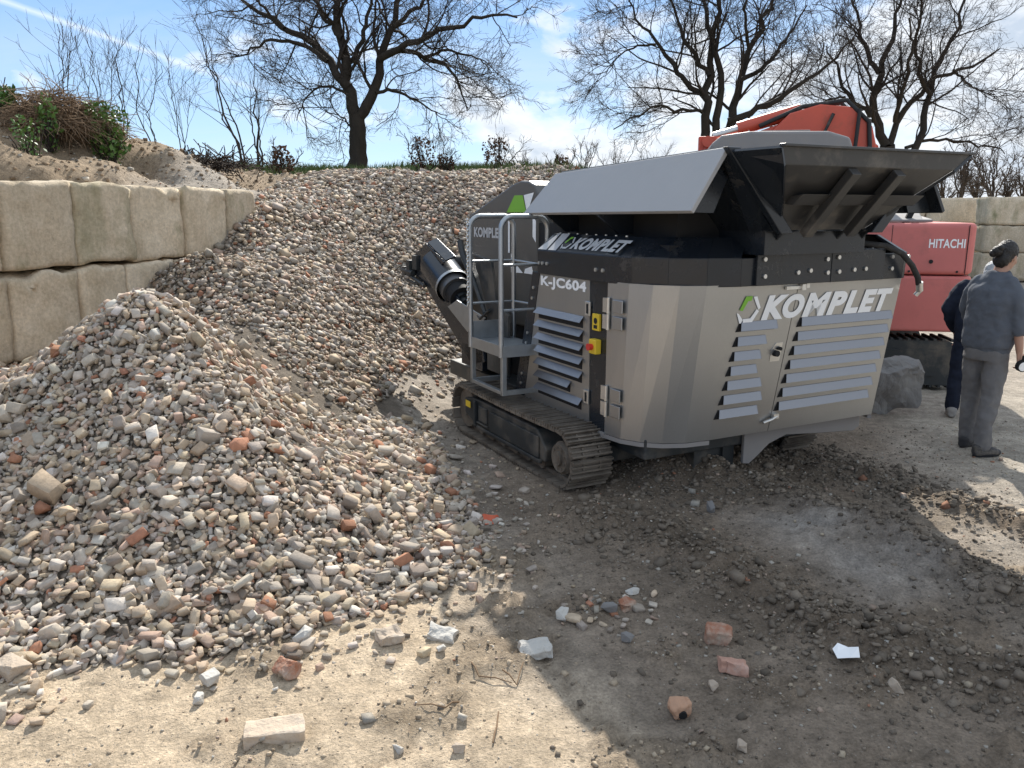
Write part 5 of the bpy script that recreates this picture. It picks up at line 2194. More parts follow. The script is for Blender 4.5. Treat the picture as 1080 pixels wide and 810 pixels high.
def big_trees():
    # the old oak on the bank
    D = 26.0
    tr = [(378, 184), (377, 160), (377, 140), (376, 122)]
    lim = [([(376, 124), (366, 88), (361, 37), (357, 0), (350, -45)], .24, .07, .2), ([(368, 92), (353, 75), (335, 52), (322, 41), (300, 28), (281, 18), (250, 2), (228, -12)], .17, .035, .9),
           ([(345, 65), (318, 45), (285, 42), (262, 55), (244, 62)], .09, .025, .6), ([(376, 126), (385, 114), (396, 98), (400, 63), (416, 28), (422, 0), (428, -50)], .22, .05, .5),
           ([(400, 62), (418, 52), (432, 45), (465, 30), (493, 24), (526, 16), (545, 18)], .14, .03, .8), ([(408, 56), (428, 50), (448, 61), (477, 73), (487, 95), (492, 118)], .10, .02, .7),
           ([(396, 98), (412, 92), (430, 100), (455, 116), (470, 122)], .07, .015, .6), ([(361, 40), (345, 22), (330, 0), (318, -30)], .10, .03, .9), ([(416, 28), (440, 8), (460, -12), (480, -40)], .09, .03, .9),
           ([(374, 104), (350, 90), (330, 92), (318, 112), (312, 126)], .06, .015, .8), ([(372, 135), (358, 122), (348, 108), (342, 96)], .035, .012, .5), ([(366, 80), (382, 50), (392, 10), (396, -40)], .11, .03, .8),
           ([(300, 30), (276, 6), (262, -20)], .07, .02, .7), ([(448, 60), (470, 52), (500, 58), (520, 74)], .06, .015, .7)]
    base = atY(378, 184, D)
    limbs = [(traced(D, p, 40 + i, s), a * .85, b * .8) for i, (p, a, b, s) in enumerate(lim)]
    lv = [(9, .08, .98, (.5, 1.25), 2.2, .48, 9, .20, .03, .017, 5), (6, .15, 1.0, (.4, 1.1), 1.1, .55, 6, .20, .01, .009, 3), (5, .2, 1.0, (.4, 1.1), .60, .6, 5, .18, .0, .006, 3), (2, .3, 1.0, (.4, 1.0), .36, .7, 3, .2, .0, .0045, 3)]
    tree('oak_tree', base, limbs, lv, 11, 'old bare oak with a single thick trunk standing on the bank behind the rubble', 'big bare trees', trunk=(traced(D, tr, 1, 0), .30, .24))
    # the right pair
    D = 34.0
    lim = [([(743, 150), (746, 94), (752, 40), (760, 0), (764, -30)], .20, .06, .3), ([(752, 152), (760, 100), (756, 50), (745, 10), (735, -30)], .17, .05, .6), ([(766, 152), (770, 118), (778, 90), (790, 52), (806, 24), (818, -20)], .20, .05, .5),
           ([(768, 128), (792, 116), (816, 111), (840, 92), (858, 77), (884, 60), (900, 40)], .14, .03, .8), ([(746, 106), (722, 85), (705, 65), (692, 47), (675, 22), (662, 0)], .12, .03, .8), ([(744, 118), (715, 118), (690, 112), (668, 122), (650, 135)], .07, .02, .7),
           ([(748, 80), (725, 50), (715, 20), (700, -15)], .10, .03, .8), ([(780, 85), (810, 70), (830, 40), (850, 5)], .10, .025, .8), ([(790, 52), (785, 20), (792, -20)], .08, .03, .7), ([(692, 47), (670, 48), (650, 60), (640, 78)], .05, .015, .7)]
    limbs = [(traced(D, p, 80 + i, s), a, b) for i, (p, a, b, s) in enumerate(lim)]
    b0 = atY(757, 186, D); b1 = atY(757, 150, D)
    lv = [(10, .08, .98, (.4, 1.15), 2.9, .46, 9, .15, .05, .019, 5), (6, .15, 1.0, (.4, 1.05), 1.45, .55, 6, .17, .03, .011, 3), (4, .2, 1.0, (.4, 1.1), .78, .6, 5, .17, .01, .0075, 3), (3, .3, 1, (.4, 1), .46, .7, 3, .18, 0, .006, 3)]
    tree('bare_tree', b0, limbs, lv, 12, 'bare tree with several stems rising together behind the black hopper', 'big bare trees', trunk=(np.array([b0, b0 * .5 + b1 * .5, b1]), .42, .34))
    D = 36.0
    lim = [([(935, 154), (918, 123), (924, 90), (927, 77), (936, 50), (944, 25), (950, -10)], .20, .05, .4), ([(938, 154), (944, 128), (962, 105), (982, 85), (1005, 74), (1029, 68), (1056, 54)], .15, .03, .8), ([(960, 168), (965, 157), (975, 125), (982, 102), (988, 78), (995, 55), (1016, 15), (1026, -15)], .17, .04, .6),
           ([(918, 123), (905, 110), (892, 102), (886, 88), (884, 72), (870, 50)], .11, .03, .8), ([(955, 156), (980, 148), (1003, 149), (1035, 152), (1063, 158)], .08, .02, .8), ([(927, 77), (910, 50), (905, 20), (896, -15)], .11, .03, .8), ([(982, 100), (965, 70), (968, 35), (975, -10)], .10, .03, .8),
           ([(944, 128), (950, 100), (962, 60), (960, 20)], .10, .03, .9), ([(892, 102), (872, 105), (858, 118)], .05, .02, .8), ([(1005, 74), (1030, 95), (1050, 100)], .06, .02, .8)]
    limbs = [(traced(D, p, 120 + i, s), a, b) for i, (p, a, b, s) in enumerate(lim)]
    b0 = atY(938, 196, D); b1 = atY(936, 153, D)
    tree('bare_tree', b0, limbs, lv, 13, 'wide bare tree farthest right, forking low behind the hopper edge', 'big bare trees', trunk=(np.array([b0, b0 * .5 + b1 * .5, b1]), .40, .30))


big_trees()


def thin_trees():
    words = {0: 'thin bare sapling farthest left, leaning over the brush pile', 1: 'tall thin bare sapling behind the green ivy', 2: 'thin bare sapling with upswept twigs, right of the ivy', 3: 'thin forked bare sapling above the earth mound', 4: 'short thin bare sapling at the end of the earth mound',
             5: 'slender bare tree leaning left, left of the oak', 6: 'slender bare tree with straight stem, nearest left of the oak'}
    spec = [(78, 150, 62, 25, 12.5, .010), (112, 160, 94, 48, 13, .012), (135, 168, 122, 45, 13.5, .013), (165, 170, 145, 60, 14, .012), (192, 172, 176, 70, 14.5, .010), (262, 178, 205, 12, 17, .028), (273, 178, 268, 60, 17.5, .03)]
    for i, (x0, y0, x1, y1, D, r0) in enumerate(spec):
        r = np.random.default_rng(500 + i)
        base = atY(x0, y0, D)
        base[2] = hz(base[0], base[1]) - .05
        limbs = []
        for j in range(3 if i < 5 else 3):
            dx = r.uniform(-22, 26) if j else 0
            top = atY(x1 + dx, y1 + (r.uniform(5, 35) if j else 0), D + r.uniform(-.6, .6))
            mid = base * .5 + top * .5 + r.normal(size=3) * .08
            limbs.append((np.array([base + np.array([r.uniform(-.05, .05) * j, 0, 0]), mid, top]), r0 * (1 - .25 * (j > 0)), .004))
        lv = [(7, .25, 1.0, (.3, .75), .9 if i < 5 else 1.4, .5, 7, .05, .05, .0034, 4), (4, .2, 1, (.35, .9), .40 if i < 5 else .6, .6, 5, .07, .04, .0024, 3)]
        tree('sapling', base, limbs, lv, 520 + i, words[i], 'thin bare trees on the left bank', M_TWIG, twigmat=M_TWIG)
    # low shrubs along the bank, some still holding dry leaves
    sw = ['dry leaved shrub beside the oak trunk, the larger', 'dry leaved shrub right of the oak, the second', 'thin upright shrub at the rubble crest', 'leafless shrub in the gap before the hood', 'dry leaved shrub just above the front hood', 'sparse bare shrub left of the hopper wing',
          'low red twigged shrub at the slender tree', 'bare shrub in front of the right trees, above the wing', 'bare shrub behind the wing near the tree stems']
    sp = [(445, 188, 140, 18, 1), (470, 188, 158, 18, 1), (522, 190, 140, 19, 1), (550, 192, 155, 20, 0), (592, 190, 160, 20, 1), (615, 192, 150, 22, 0), (298, 182, 150, 15, 1), (650, 190, 145, 26, 0), (682, 190, 142, 27, 0)]
    for i, (x, y, yt, D, leaf) in enumerate(sp):
        r = np.random.default_rng(600 + i)
        base = atY(x, y, D)
        base[2] = min(base[2], hz(base[0], base[1]) - .02) if D < 30 else base[2]
        top = atY(x, yt, D)
        h = top[2] - base[2]
        limbs = []
        for j in range(6):
            t = base + np.array([r.normal() * h * .28, r.normal() * h * .2, h * r.uniform(.6, 1.0)])
            limbs.append((np.array([base, base * .5 + t * .5 + r.normal(size=3) * .04, t]), .016, .006))
        T = tree('shrub', base, limbs, [(8, .2, 1, (.3, .9), h * .34, .6, 6, .14, .06, .005, 3), (4, .2, 1, (.4, 1), h * .16, .7, 4, .15, .03, .004, 3)], 620 + i, sw[i], 'bare shrubs along the bank', M_TWIG, cat='shrub', twigmat=M_PALETWIG if not leaf else M_TWIG)
        if leaf:
            leaves(T, 'foliage', (0, 0, h * .55), (h * .30, h * .25, h * .42), 230, .042, M_DRYLEAF, 640 + i)
    # far scrub right, beyond the end wall
    rr = np.random.default_rng(77)
    for i, x in enumerate((996, 1012, 1030, 1046, 1062, 1078, 1096, 975)):
        D = 40 + rr.uniform(0, 8)
        base = atY(x, 215, D)
        h = rr.uniform(1.7, 3.0)
        limbs = []
        for j in range(7):
            t = base + np.array([rr.normal() * h * .26, rr.normal() * h * .2, h * rr.uniform(.6, 1.0)])
            limbs.append((np.array([base, base * .5 + t * .5 + rr.normal(size=3) * .08, t]), .05, .015))
        T = tree('thicket_shrub', base, limbs, [(9, .15, 1, (.3, .9), h * .34, .6, 6, .14, .06, .016, 3), (6, .2, 1, (.4, 1), h * .2, .7, 4, .15, .03, .012, 3)], 700 + i, 'leafless brown bush in the thicket behind the far right wall', 'bushes of the far thicket', M_PALETWIG, cat='shrub', twigmat=M_PALETWIG)


def leaves(T, name, c, rad, n, size, mat, seed, shell=.35):
    r = np.random.default_rng(seed)
    d = unit(r.normal(size=(n, 3)))
    P = np.asarray(c) + d * (r.uniform(shell, 1, (n, 1)) ** .6) * np.asarray(rad)
    # clumps
    P += .18 * np.asarray(rad) * np.stack([vnoise(P[:, 0] * 4, P[:, 2] * 4, 3), vnoise(P[:, 1] * 4, P[:, 2] * 4, 4), vnoise(P[:, 0] * 4, P[:, 1] * 4, 5)], -1) * 2
    X = unit(r.normal(size=(n, 3))); Z = unit(np.cross(X, r.normal(size=(n, 3)) + np.array([0, 0, .8]))); Y = np.cross(Z, X)
    s = size * r.uniform(.6, 1.3, (n, 1))
    V = np.stack([P - X * s, P - Y * s * .55 + Z * s * .12, P + X * s, P + Y * s * .55 + Z * s * .12], 1).reshape(-1, 3)
    F = np.arange(4 * n).reshape(n, 4)
    return link(name, np_mesh(name, V, F, mat), T)


thin_trees()


def brush():
    # heap of cut brushwood on the earth mound, ivy on its right end
    r = np.random.default_rng(91)
    c = atY(60, 138, 11.2)
    c[2] = hz(c[0], c[1])
    T = thing('brush_pile', tuple(c), 0, 'domed pile of dry brown brushwood lying on the earth mound', 'brushwood')
    n = 2600
    a = r.uniform(0, 2 * np.pi, n); q = np.sqrt(r.uniform(0, 1, n))
    sx, sy, hh = .66, .6, .52
    S = np.stack([np.cos(a) * q * sx, np.sin(a) * q * sy, np.maximum(0, hh * (1 - q ** 2) * r.uniform(.25, 1, n))], -1)
    D = unit(np.stack([r.normal(size=n) + .6 * np.cos(a), r.normal(size=n) * .8, r.normal(size=n) * .35], -1))
    k = 6
    P = np.empty((n, k, 3)); P[:, 0] = S
    L = r.uniform(.2, .6, n)
    for j in range(1, k):
        D = unit(D + r.normal(size=(n, 3)) * .16 + np.array([0, 0, -.12]))
        P[:, j] = P[:, j - 1] + D * (L / (k - 1))[:, None]
    V, F = tubes_np(P, r.uniform(.003, .008, n)[:, None] * np.linspace(1, .5, k)[None], 3)
    link('branches', np_mesh('branches', V, F, M_BRUSH, None, True), T)
    for (x, y, D_, rx, n_, lab, seed) in ((112, 138, 11.1, .30, 750, 'dense green ivy clump at the right end of the brush pile', 1), (-2, 104, 11.0, .26, 420, 'green leafy bush at the left frame edge above the mound', 2), (28, 148, 9.6, .17, 260, 'small green weed clump on the bare slope above the block wall', 3),
                                          (50, 126, 10.6, .14, 160, 'small ivy clump growing inside the brush pile', 4)):
        p = atY(x, y, D_)
        gz = hz(p[0], p[1])
        T = thing('ivy_bush' if seed != 3 else 'weed_clump', (p[0], p[1], gz), 0, lab, 'plant')
        zc = min(max(p[2] - gz, rx * .5), .5)
        leaves(T, 'foliage', (0, 0, zc), (rx, rx * .8, max(zc * 1.05, rx * .8)), n_, .040 if seed != 3 else .025, M_IVY, 800 + seed, .1)
        rr = np.random.default_rng(810 + seed)
        limbs = []
        P = np.empty((24, 5, 3)); P[:, 0] = rr.normal(size=(24, 3)) * np.array([rx * .2, rx * .2, 0])
        tgt = rr.normal(size=(24, 3)) * rx * .5 + np.array([0, 0, zc])
        for j in range(1, 5):
            P[:, j] = P[:, 0] + (tgt - P[:, 0]) * j / 4 + rr.normal(size=(24, 3)) * rx * .04
        V, F = tubes_np(P, np.full((24, 5), .006), 4)
        link('stems', np_mesh('stems', V, F, M_TWIG, None, True), T)
    # dark root clump at the end of the mound
    p = atY(222, 178, 12.4)
    gz = hz(p[0], p[1])
    T = thing('root_clump', (p[0], p[1], gz), 0, 'tangle of dark dead roots where the earth mound ends', 'brushwood')
    n = 320
    P = np.empty((n, 5, 3)); P[:, 0] = r.normal(size=(n, 3)) * np.array([.35, .2, .06]) + np.array([0, 0, .08])
    D = unit(r.normal(size=(n, 3)) * np.array([1.4, 1, .35]))
    for j in range(1, 5):
        D = unit(D + r.normal(size=(n, 3)) * .25)
        P[:, j] = P[:, j - 1] + D * .07
    V, F = tubes_np(P, np.full((n, 5), .008), 3)
    link('root_mass', np_mesh('root_mass', V, F, M_TWIG, None, True), T)['kind'] = 'stuff'
    # grass on the bank
    n = 26000
    x = r.uniform(-9, 9, n); y = r.uniform(14.5, 27, n)
    z = height(x, y)
    k = fbm(x * .6, y * .6, 5, 3) > -.25
    x, y, z = x[k], y[k], z[k]
    n = len(x)
    s = r.uniform(.06, .22, n)
    w = r.uniform(.01, .02, n)
    a = r.uniform(0, 2 * np.pi, n)
    dx, dy = np.cos(a) * w, np.sin(a) * w
    lx, ly = r.normal(size=n) * s * .35, r.normal(size=n) * s * .35
    V = np.stack([np.stack([x - dx, y - dy, z - .02], -1), np.stack([x + dx, y + dy, z - .02], -1), np.stack([x + lx, y + ly, z + s], -1)], 1).reshape(-1, 3)
    o = link('grass', np_mesh('grass', V, np.arange(3 * n).reshape(n, 3), M_GRASS))
    tag(o, 'rough short grass growing over the bank behind the rubble', 'grass', kind='stuff')


brush()


# ------------------------------------------------------------------ single pieces lying about the yard
def lump(name, px, py, size, mat, label, cat, seed, flat=.5, rz=0.0, asp=(1, .75), chunky=True, tilt=0.0, sink=.12):
    V, F = hull(16, flat, seed, .035, chunky)
    bm = bmesh.new()
    vs = [bm.verts.new(v) for v in V]
    for f in F:
        bm.faces.new([vs[i] for i in f])
    bmesh.ops.subdivide_edges(bm, edges=bm.edges, cuts=2 if size < .3 else 6, use_grid_fill=True)
    for v in bm.verts:
        p = Vector((v.co.x * size * asp[0], v.co.y * size * asp[1] / .75, v.co.z * size))
        v.co = p + mnoise.noise_vector(p * (3.2 / size) + Vector((seed, 0, 0))) * size * (.035 if size < .3 else .09) + mnoise.noise_vector(p * (9 / size)) * size * (.008 if size < .3 else .03)
    zmin = min(v.co.z for v in bm.verts)
    me = bpy.data.meshes.new(name)
    bm.to_mesh(me)
    bm.free()
    me.materials.append(mat)
    o = link(name, me)
    p = ground_at(px, py)
    o.location = (p[0], p[1], p[2] - zmin * (1 - sink))
    o.rotation_euler = (tilt, tilt * .4, rz)
    return tag(o, label, cat)


def ground_at(px, py):
    z = 0.0
    for _ in range(6):
        p = atz(px, py, z)
        z = hz(p[0], p[1])
    return atz(px, py, z)


def brick_mesh(name, px, py, s, mat, label, cat, seed, rz, tilt=(0, 0), hole=False, chip=.012):
    bm = bmesh.new()
    bmesh.ops.create_cube(bm, size=2)
    bmesh.ops.subdivide_edges(bm, edges=bm.edges, cuts=9, use_grid_fill=True)
    h = Vector(s) / 2
    e = min(s) * .12
    for v in bm.verts:
        p = Vector((v.co.x * h.x, v.co.y * h.y, v.co.z * h.z))
        inner = Vector([max(-h[i] + e, min(h[i] - e, p[i])) for i in range(3)])
        d = p - inner
        if d.length > 1e-7:
            p = inner + d.normalized() * e
        q = p * 18 + Vector((seed * 5.1, seed, 0))
        end = abs(v.co.x) > .6
        v.co = p + mnoise.noise_vector(q) * chip * (1.6 if end else .6) + mnoise.noise_vector(q * 3) * chip * .3
    me = bpy.data.meshes.new(name)
    bm.to_mesh(me)
    bm.free()
    me.materials.append(mat)
    o = link(name, me)
    p = ground_at(px, py)
    o.location = (p[0], p[1], p[2] + h.z * .92)
    o.rotation_euler = (tilt[0], tilt[1], rz)
    tag(o, label, cat)
    if hole:
        m = MB()
        m.cyl((0, -h.y * .6, 0), (0, -h.y - .008, 0), .018, n=14)
        m.build('brick_hole', M_VOID, o)
    return o


def debris():
    brick_mesh('brick', 290, 778, (.225, .105, .058), mat_simple('tan_brick', (.52, .42, .32), .92, 0, .14, 14, .4, 50, (.56, .50, .42), .3, 10, .2), 'whole pale tan brick lying alone on the sand in front', 'brick', 1, R(16), (R(4), R(2)), chip=.005)
    brick_mesh('brick_piece', 303, 712, (.11, .07, .06), M_BRICK, 'dark red brick piece on the sand behind the whole brick', 'brick', 2, R(-35), (R(30), R(-12)))
    brick_mesh('brick_piece', 518, 551, (.12, .07, .03), mat_simple('bright_red_tile', (.55, .12, .06), .8, 0, .2, 14, .2, 40), 'bright orange red tile piece at the right toe of the rubble', 'tile', 3, R(20), (R(38), R(10)))
    brick_mesh('brick_piece', 757, 675, (.12, .085, .07), M_BRICK, 'brick piece half grey and half red, in the shade', 'brick', 4, R(-20), (R(10), 0))
    brick_mesh('brick_piece', 773, 708, (.13, .085, .055), mat_simple('pink_brick', (.47, .27, .20), .9, 0, .2, 14, .4, 40, (.5, .42, .36), .3, 12), 'pinkish brick half in the shade, nearer than the red one', 'brick', 5, R(-15), (R(-12), R(6)))
    brick_mesh('brick_piece', 717, 754, (.085, .07, .07), mat_simple('orange_brick', (.46, .27, .17), .9, 0, .2, 14, .4, 40, (.5, .42, .36), .2, 12), 'small orange brick end with a round hole', 'brick', 6, R(5), (R(12), 0), hole=True)
    brick_mesh('brick_piece', 660, 642, (.075, .07, .05), M_BRICK, 'small red brick stub in the stone scatter before the crusher', 'brick', 7, R(30), (R(10), 0))
    brick_mesh('brick_piece', 268, 652, (.17, .11, .035), mat_simple('pink_slab', (.47, .33, .27), .9, 0, .16, 14, .4, 40), 'flat pinkish slab at the toe of the near rubble', 'brick', 8, R(25), (R(35), R(-8)))
    brick_mesh('plaster_piece', 565, 688, (.145, .105, .04), M_PLASTER, 'flat whitish slab at the edge of the big shadow', 'slab', 9, R(12), (R(8), R(-5)), chip=.012)
    brick_mesh('plaster_piece', 466, 672, (.14, .09, .03), M_PLASTER, 'broken white plate fragment at the foot of the heap', 'slab', 10, R(-15), (R(14), R(6)), chip=.014)
    brick_mesh('plaster_piece', 411, 676, (.11, .09, .05), M_PALEBRICK, 'tan squared stone at the foot of the heap', 'stone', 11, R(30), (R(5), 0))
    brick_mesh('slab_piece', 322, 480, (.22, .15, .035), M_PALEBRICK, 'flat tan slab leaning on the near rubble slope', 'slab', 12, R(-25), (R(32), R(20)))
    m = [(222, 721, .085, M_PLASTER, 'grey white stone on the sand left of the dark red brick', 21, .6), (210, 741, .06, M_PLASTER, 'small rounded grey stone below the white one', 22, .8), (420, 793, .055, M_PLASTER, 'small white stone at the bottom edge', 23, .7),
         (484, 793, .055, M_PALEBRICK, 'small tan stone at the bottom edge by the twigs', 24, .7), (465, 687, .05, M_PLASTER, 'small pale stone in front of the broken plate', 25, .7), (320, 677, .095, M_PLASTER, 'pale squared stone at the very toe of the heap', 26, .7),
         (750, 540, .10, M_BOULDER, 'smooth dark round stone at the edge of the bare grey patch', 27, .85), (661, 676, .07, M_BOULDER, 'bluish grey stone nearest in the stone scatter', 28, .7), (642, 645, .085, M_BOULDER, 'grey stone in the scatter before the crusher', 29, .6),
         (668, 626, .085, M_PLASTER, 'flat pale stone at the top of the stone scatter', 30, .4), (593, 652, .075, M_PLASTER, 'white stone at the left of the stone scatter', 31, .7), (752, 728, .05, M_PALEBRICK, 'small upright tan stone between the two brick pieces', 32, .9),
         (945, 728, .08, M_PALEBRICK, 'yellowish rounded stone in the shade at lower right', 33, .7), (862, 664, .05, M_PLASTER, 'small white stone on the dark soil ridge', 34, .6), (1036, 620, .09, M_PALEBRICK, 'tan stone in the sunlit gravel at right', 35, .6), (783, 790, .06, M_PALEBRICK, 'pale pinkish stone at the bottom of the shade', 36, .7),
         (757, 506, .12, M_BOULDER, 'grey stone standing in the dark soil under the crusher', 37, .9), (14, 712, .17, M_PALEBRICK, 'large grey stone at the left frame edge', 38, .55)]
    for px, py, s, mat, lab, sd_, fl in m:
        lump('loose_stone', px, py, s, mat, lab, 'stone', sd_, fl, R(sd_ * 37 % 180))
    o = lump('boulder', 940, 436, .70, M_BOULDER, 'large grey boulder behind the crusher beside the excavator', 'boulder', 61, 1.15, R(20), (.80, .66), True, 0, .10)
    # scrap of paper, twigs
    mb = MB()
    p = Vector(ground_at(892, 693))
    pts = [(-.05, -.03, .0), (.0, -.045, .012), (.05, -.03, .004), (.06, .015, .03), (.02, .03, .02), (-.02, .05, .03), (-.05, .03, .012)]
    mb.plate([p + Vector(q) + Vector((0, 0, .012)) for q in pts], .0015)
    o = mb.build('paper_scrap', M_WHITE)
    tag(o, 'crumpled scrap of white paper on the dark soil', 'paper')
    r = np.random.default_rng(5)
    for i, (pp, lab) in enumerate(((((497, 700), (505, 715), (540, 722)), 'thin bent dry twig beside the white slab'), (((530, 708), (545, 724), (552, 700)), 'forked dry twig left of the white slab'), (((520, 785), (524, 768), (526, 752)), 'short reddish twig near the bottom edge'), (((484, 742), (470, 748), (440, 745)), 'pale straw stalk lying on the sand'))):
        m = MB()
        P = [Vector(ground_at(*q)) + Vector((0, 0, .008)) for q in pp]
        P = [P[0], P[0] * .5 + P[1] * .5 + Vector((0, 0, .012)), P[1], P[1] * .5 + P[2] * .5 + Vector((0, 0, .01)), P[2]]
        m.tube(P, [.004, .004, .0035, .003, .002], 6)
        o = m.build('twig', M_BRUSH)
        tag(o, lab, 'twig')


debris()
#@@PART4


# ------------------------------------------------------------------ the two men   (local x right, y the way they face, z up)
def remesh(o, size, smooth=6):
    m = o.modifiers.new('remesh', 'REMESH')
    m.mode = 'VOXEL'
    m.voxel_size = size
    m.use_smooth_shade = True
    s = o.modifiers.new('smooth', 'SMOOTH')
    s.factor = .5
    s.iterations = smooth
    return o


def wrinkle(o, strength, scale):
    t = bpy.data.textures.new('folds', 'CLOUDS')
    t.noise_scale = scale
    t.noise_depth = 2
    d = o.modifiers.new('folds', 'DISPLACE')
    d.texture = t
    d.strength = strength
    d.mid_level = .5
    d.texture_coords = 'LOCAL'


def limb(m, pts, rs, n=14):
    m.tube(pts, rs, n)
    for p, r in zip(pts, rs):
        m.ball(p, r * .995, n, 8)


def hand(m, w, d, side, curl=.6, s=1.0):
    """w wrist, d direction of the hand, side: direction of the thumb edge; fingers curl about the palm normal"""
    w = Vector(w); d = Vector(d).normalized(); t = Vector(side).normalized()
    t = (t - d * t.dot(d)).normalized()
    nrm = d.cross(t)
    rot = Matrix((t, nrm, d)).transposed()
    m.loft([(w - d * .02 * s, .027 * s, .021 * s, rot), (w + d * .02 * s, .033 * s, .019 * s, rot), (w + d * .065 * s, .042 * s, .017 * s, rot), (w + d * .095 * s, .040 * s, .014 * s, rot)], 14)
    for i, (off, ln) in enumerate(((.030, .072), (.010, .082), (-.010, .076), (-.029, .060))):
        p = w + d * .088 * s + t * off * s
        dd = d.copy()
        P = [p - d * .02 * s, p]
        R_ = [.0095 * s, .0095 * s]
        for j in range(3):
            ax = t
            dd = Quaternion(ax, curl * (.55 + .25 * j)) @ dd
            p = p + dd * ln * s * (.42, .33, .25)[j]
            P.append(p.copy())
            R_.append((.009, .0082, .0068)[j] * s)
        limb(m, P, R_, 8)
    p = w + d * .02 * s + t * .026 * s
    q = p + (d * .6 + t * .75 + nrm * .25).normalized() * .036 * s
    q2 = q + (d * .85 + t * .25 + nrm * .45).normalized() * .032 * s
    q3 = q2 + (d * .8 + nrm * .6).normalized() * .024 * s
    limb(m, [p, q, q2, q3], [.014 * s, .0115 * s, .010 * s, .008 * s], 8)


def head(m, c, rot, s=1.0):
    """c: centre of the skull"""
    c = Vector(c)

    def P(x, y, z):
        return c + rot @ (Vector((x, y, z)) * s)
    m.ball(c, .1 * s, 20, 14, (.76, .95, 1.02), rot)
    m.ball(P(0, .022, -.045), .078 * s, 18, 12, (.80, .90, 1.05), rot)
    m.ball(P(0, .045, -.088), .036 * s, 14, 8, (1.0, .9, .75), rot)
    m.ball(P(0, .098, -.018), .013 * s, 10, 8, (.8, 1.1, 1.9), rot)
    m.ball(P(0, .108, -.036), .013 * s, 10, 8, (1.1, 1.0, .8), rot)
    m.ball(P(0, .088, -.066), .018 * s, 10, 8, (1.2, .55, .32), rot)
    m.ball(P(0, .086, -.076), .016 * s, 10, 8, (1.1, .55, .35), rot)
    m.ball(P(0, .078, .022), .030 * s, 12, 8, (1.7, .6, .42), rot)
    for sx in (-1, 1):
        m.ball(P(sx * .078, .0, -.02), .030 * s, 10, 8, (.30, .62, 1.0), rot)
        m.ball(P(sx * .038, .055, -.040), .030 * s, 10, 8, (1, .8, .8), rot)


def eyes(parent, c, rot, s=1.0):
    c = Vector(c)
    for sx in (-1, 1):
        m = MB()
        p = c + rot @ (Vector((sx * .032, .083, .004)) * s)
        m.ball(p, .0115 * s, 10, 8)
        e = m.build('eye', M_WHITE, parent)
        m = MB()
        m.ball(p + rot @ Vector((0, .008, 0)), .0055 * s, 8, 6)
        m.build('iris', M_VOID, e)


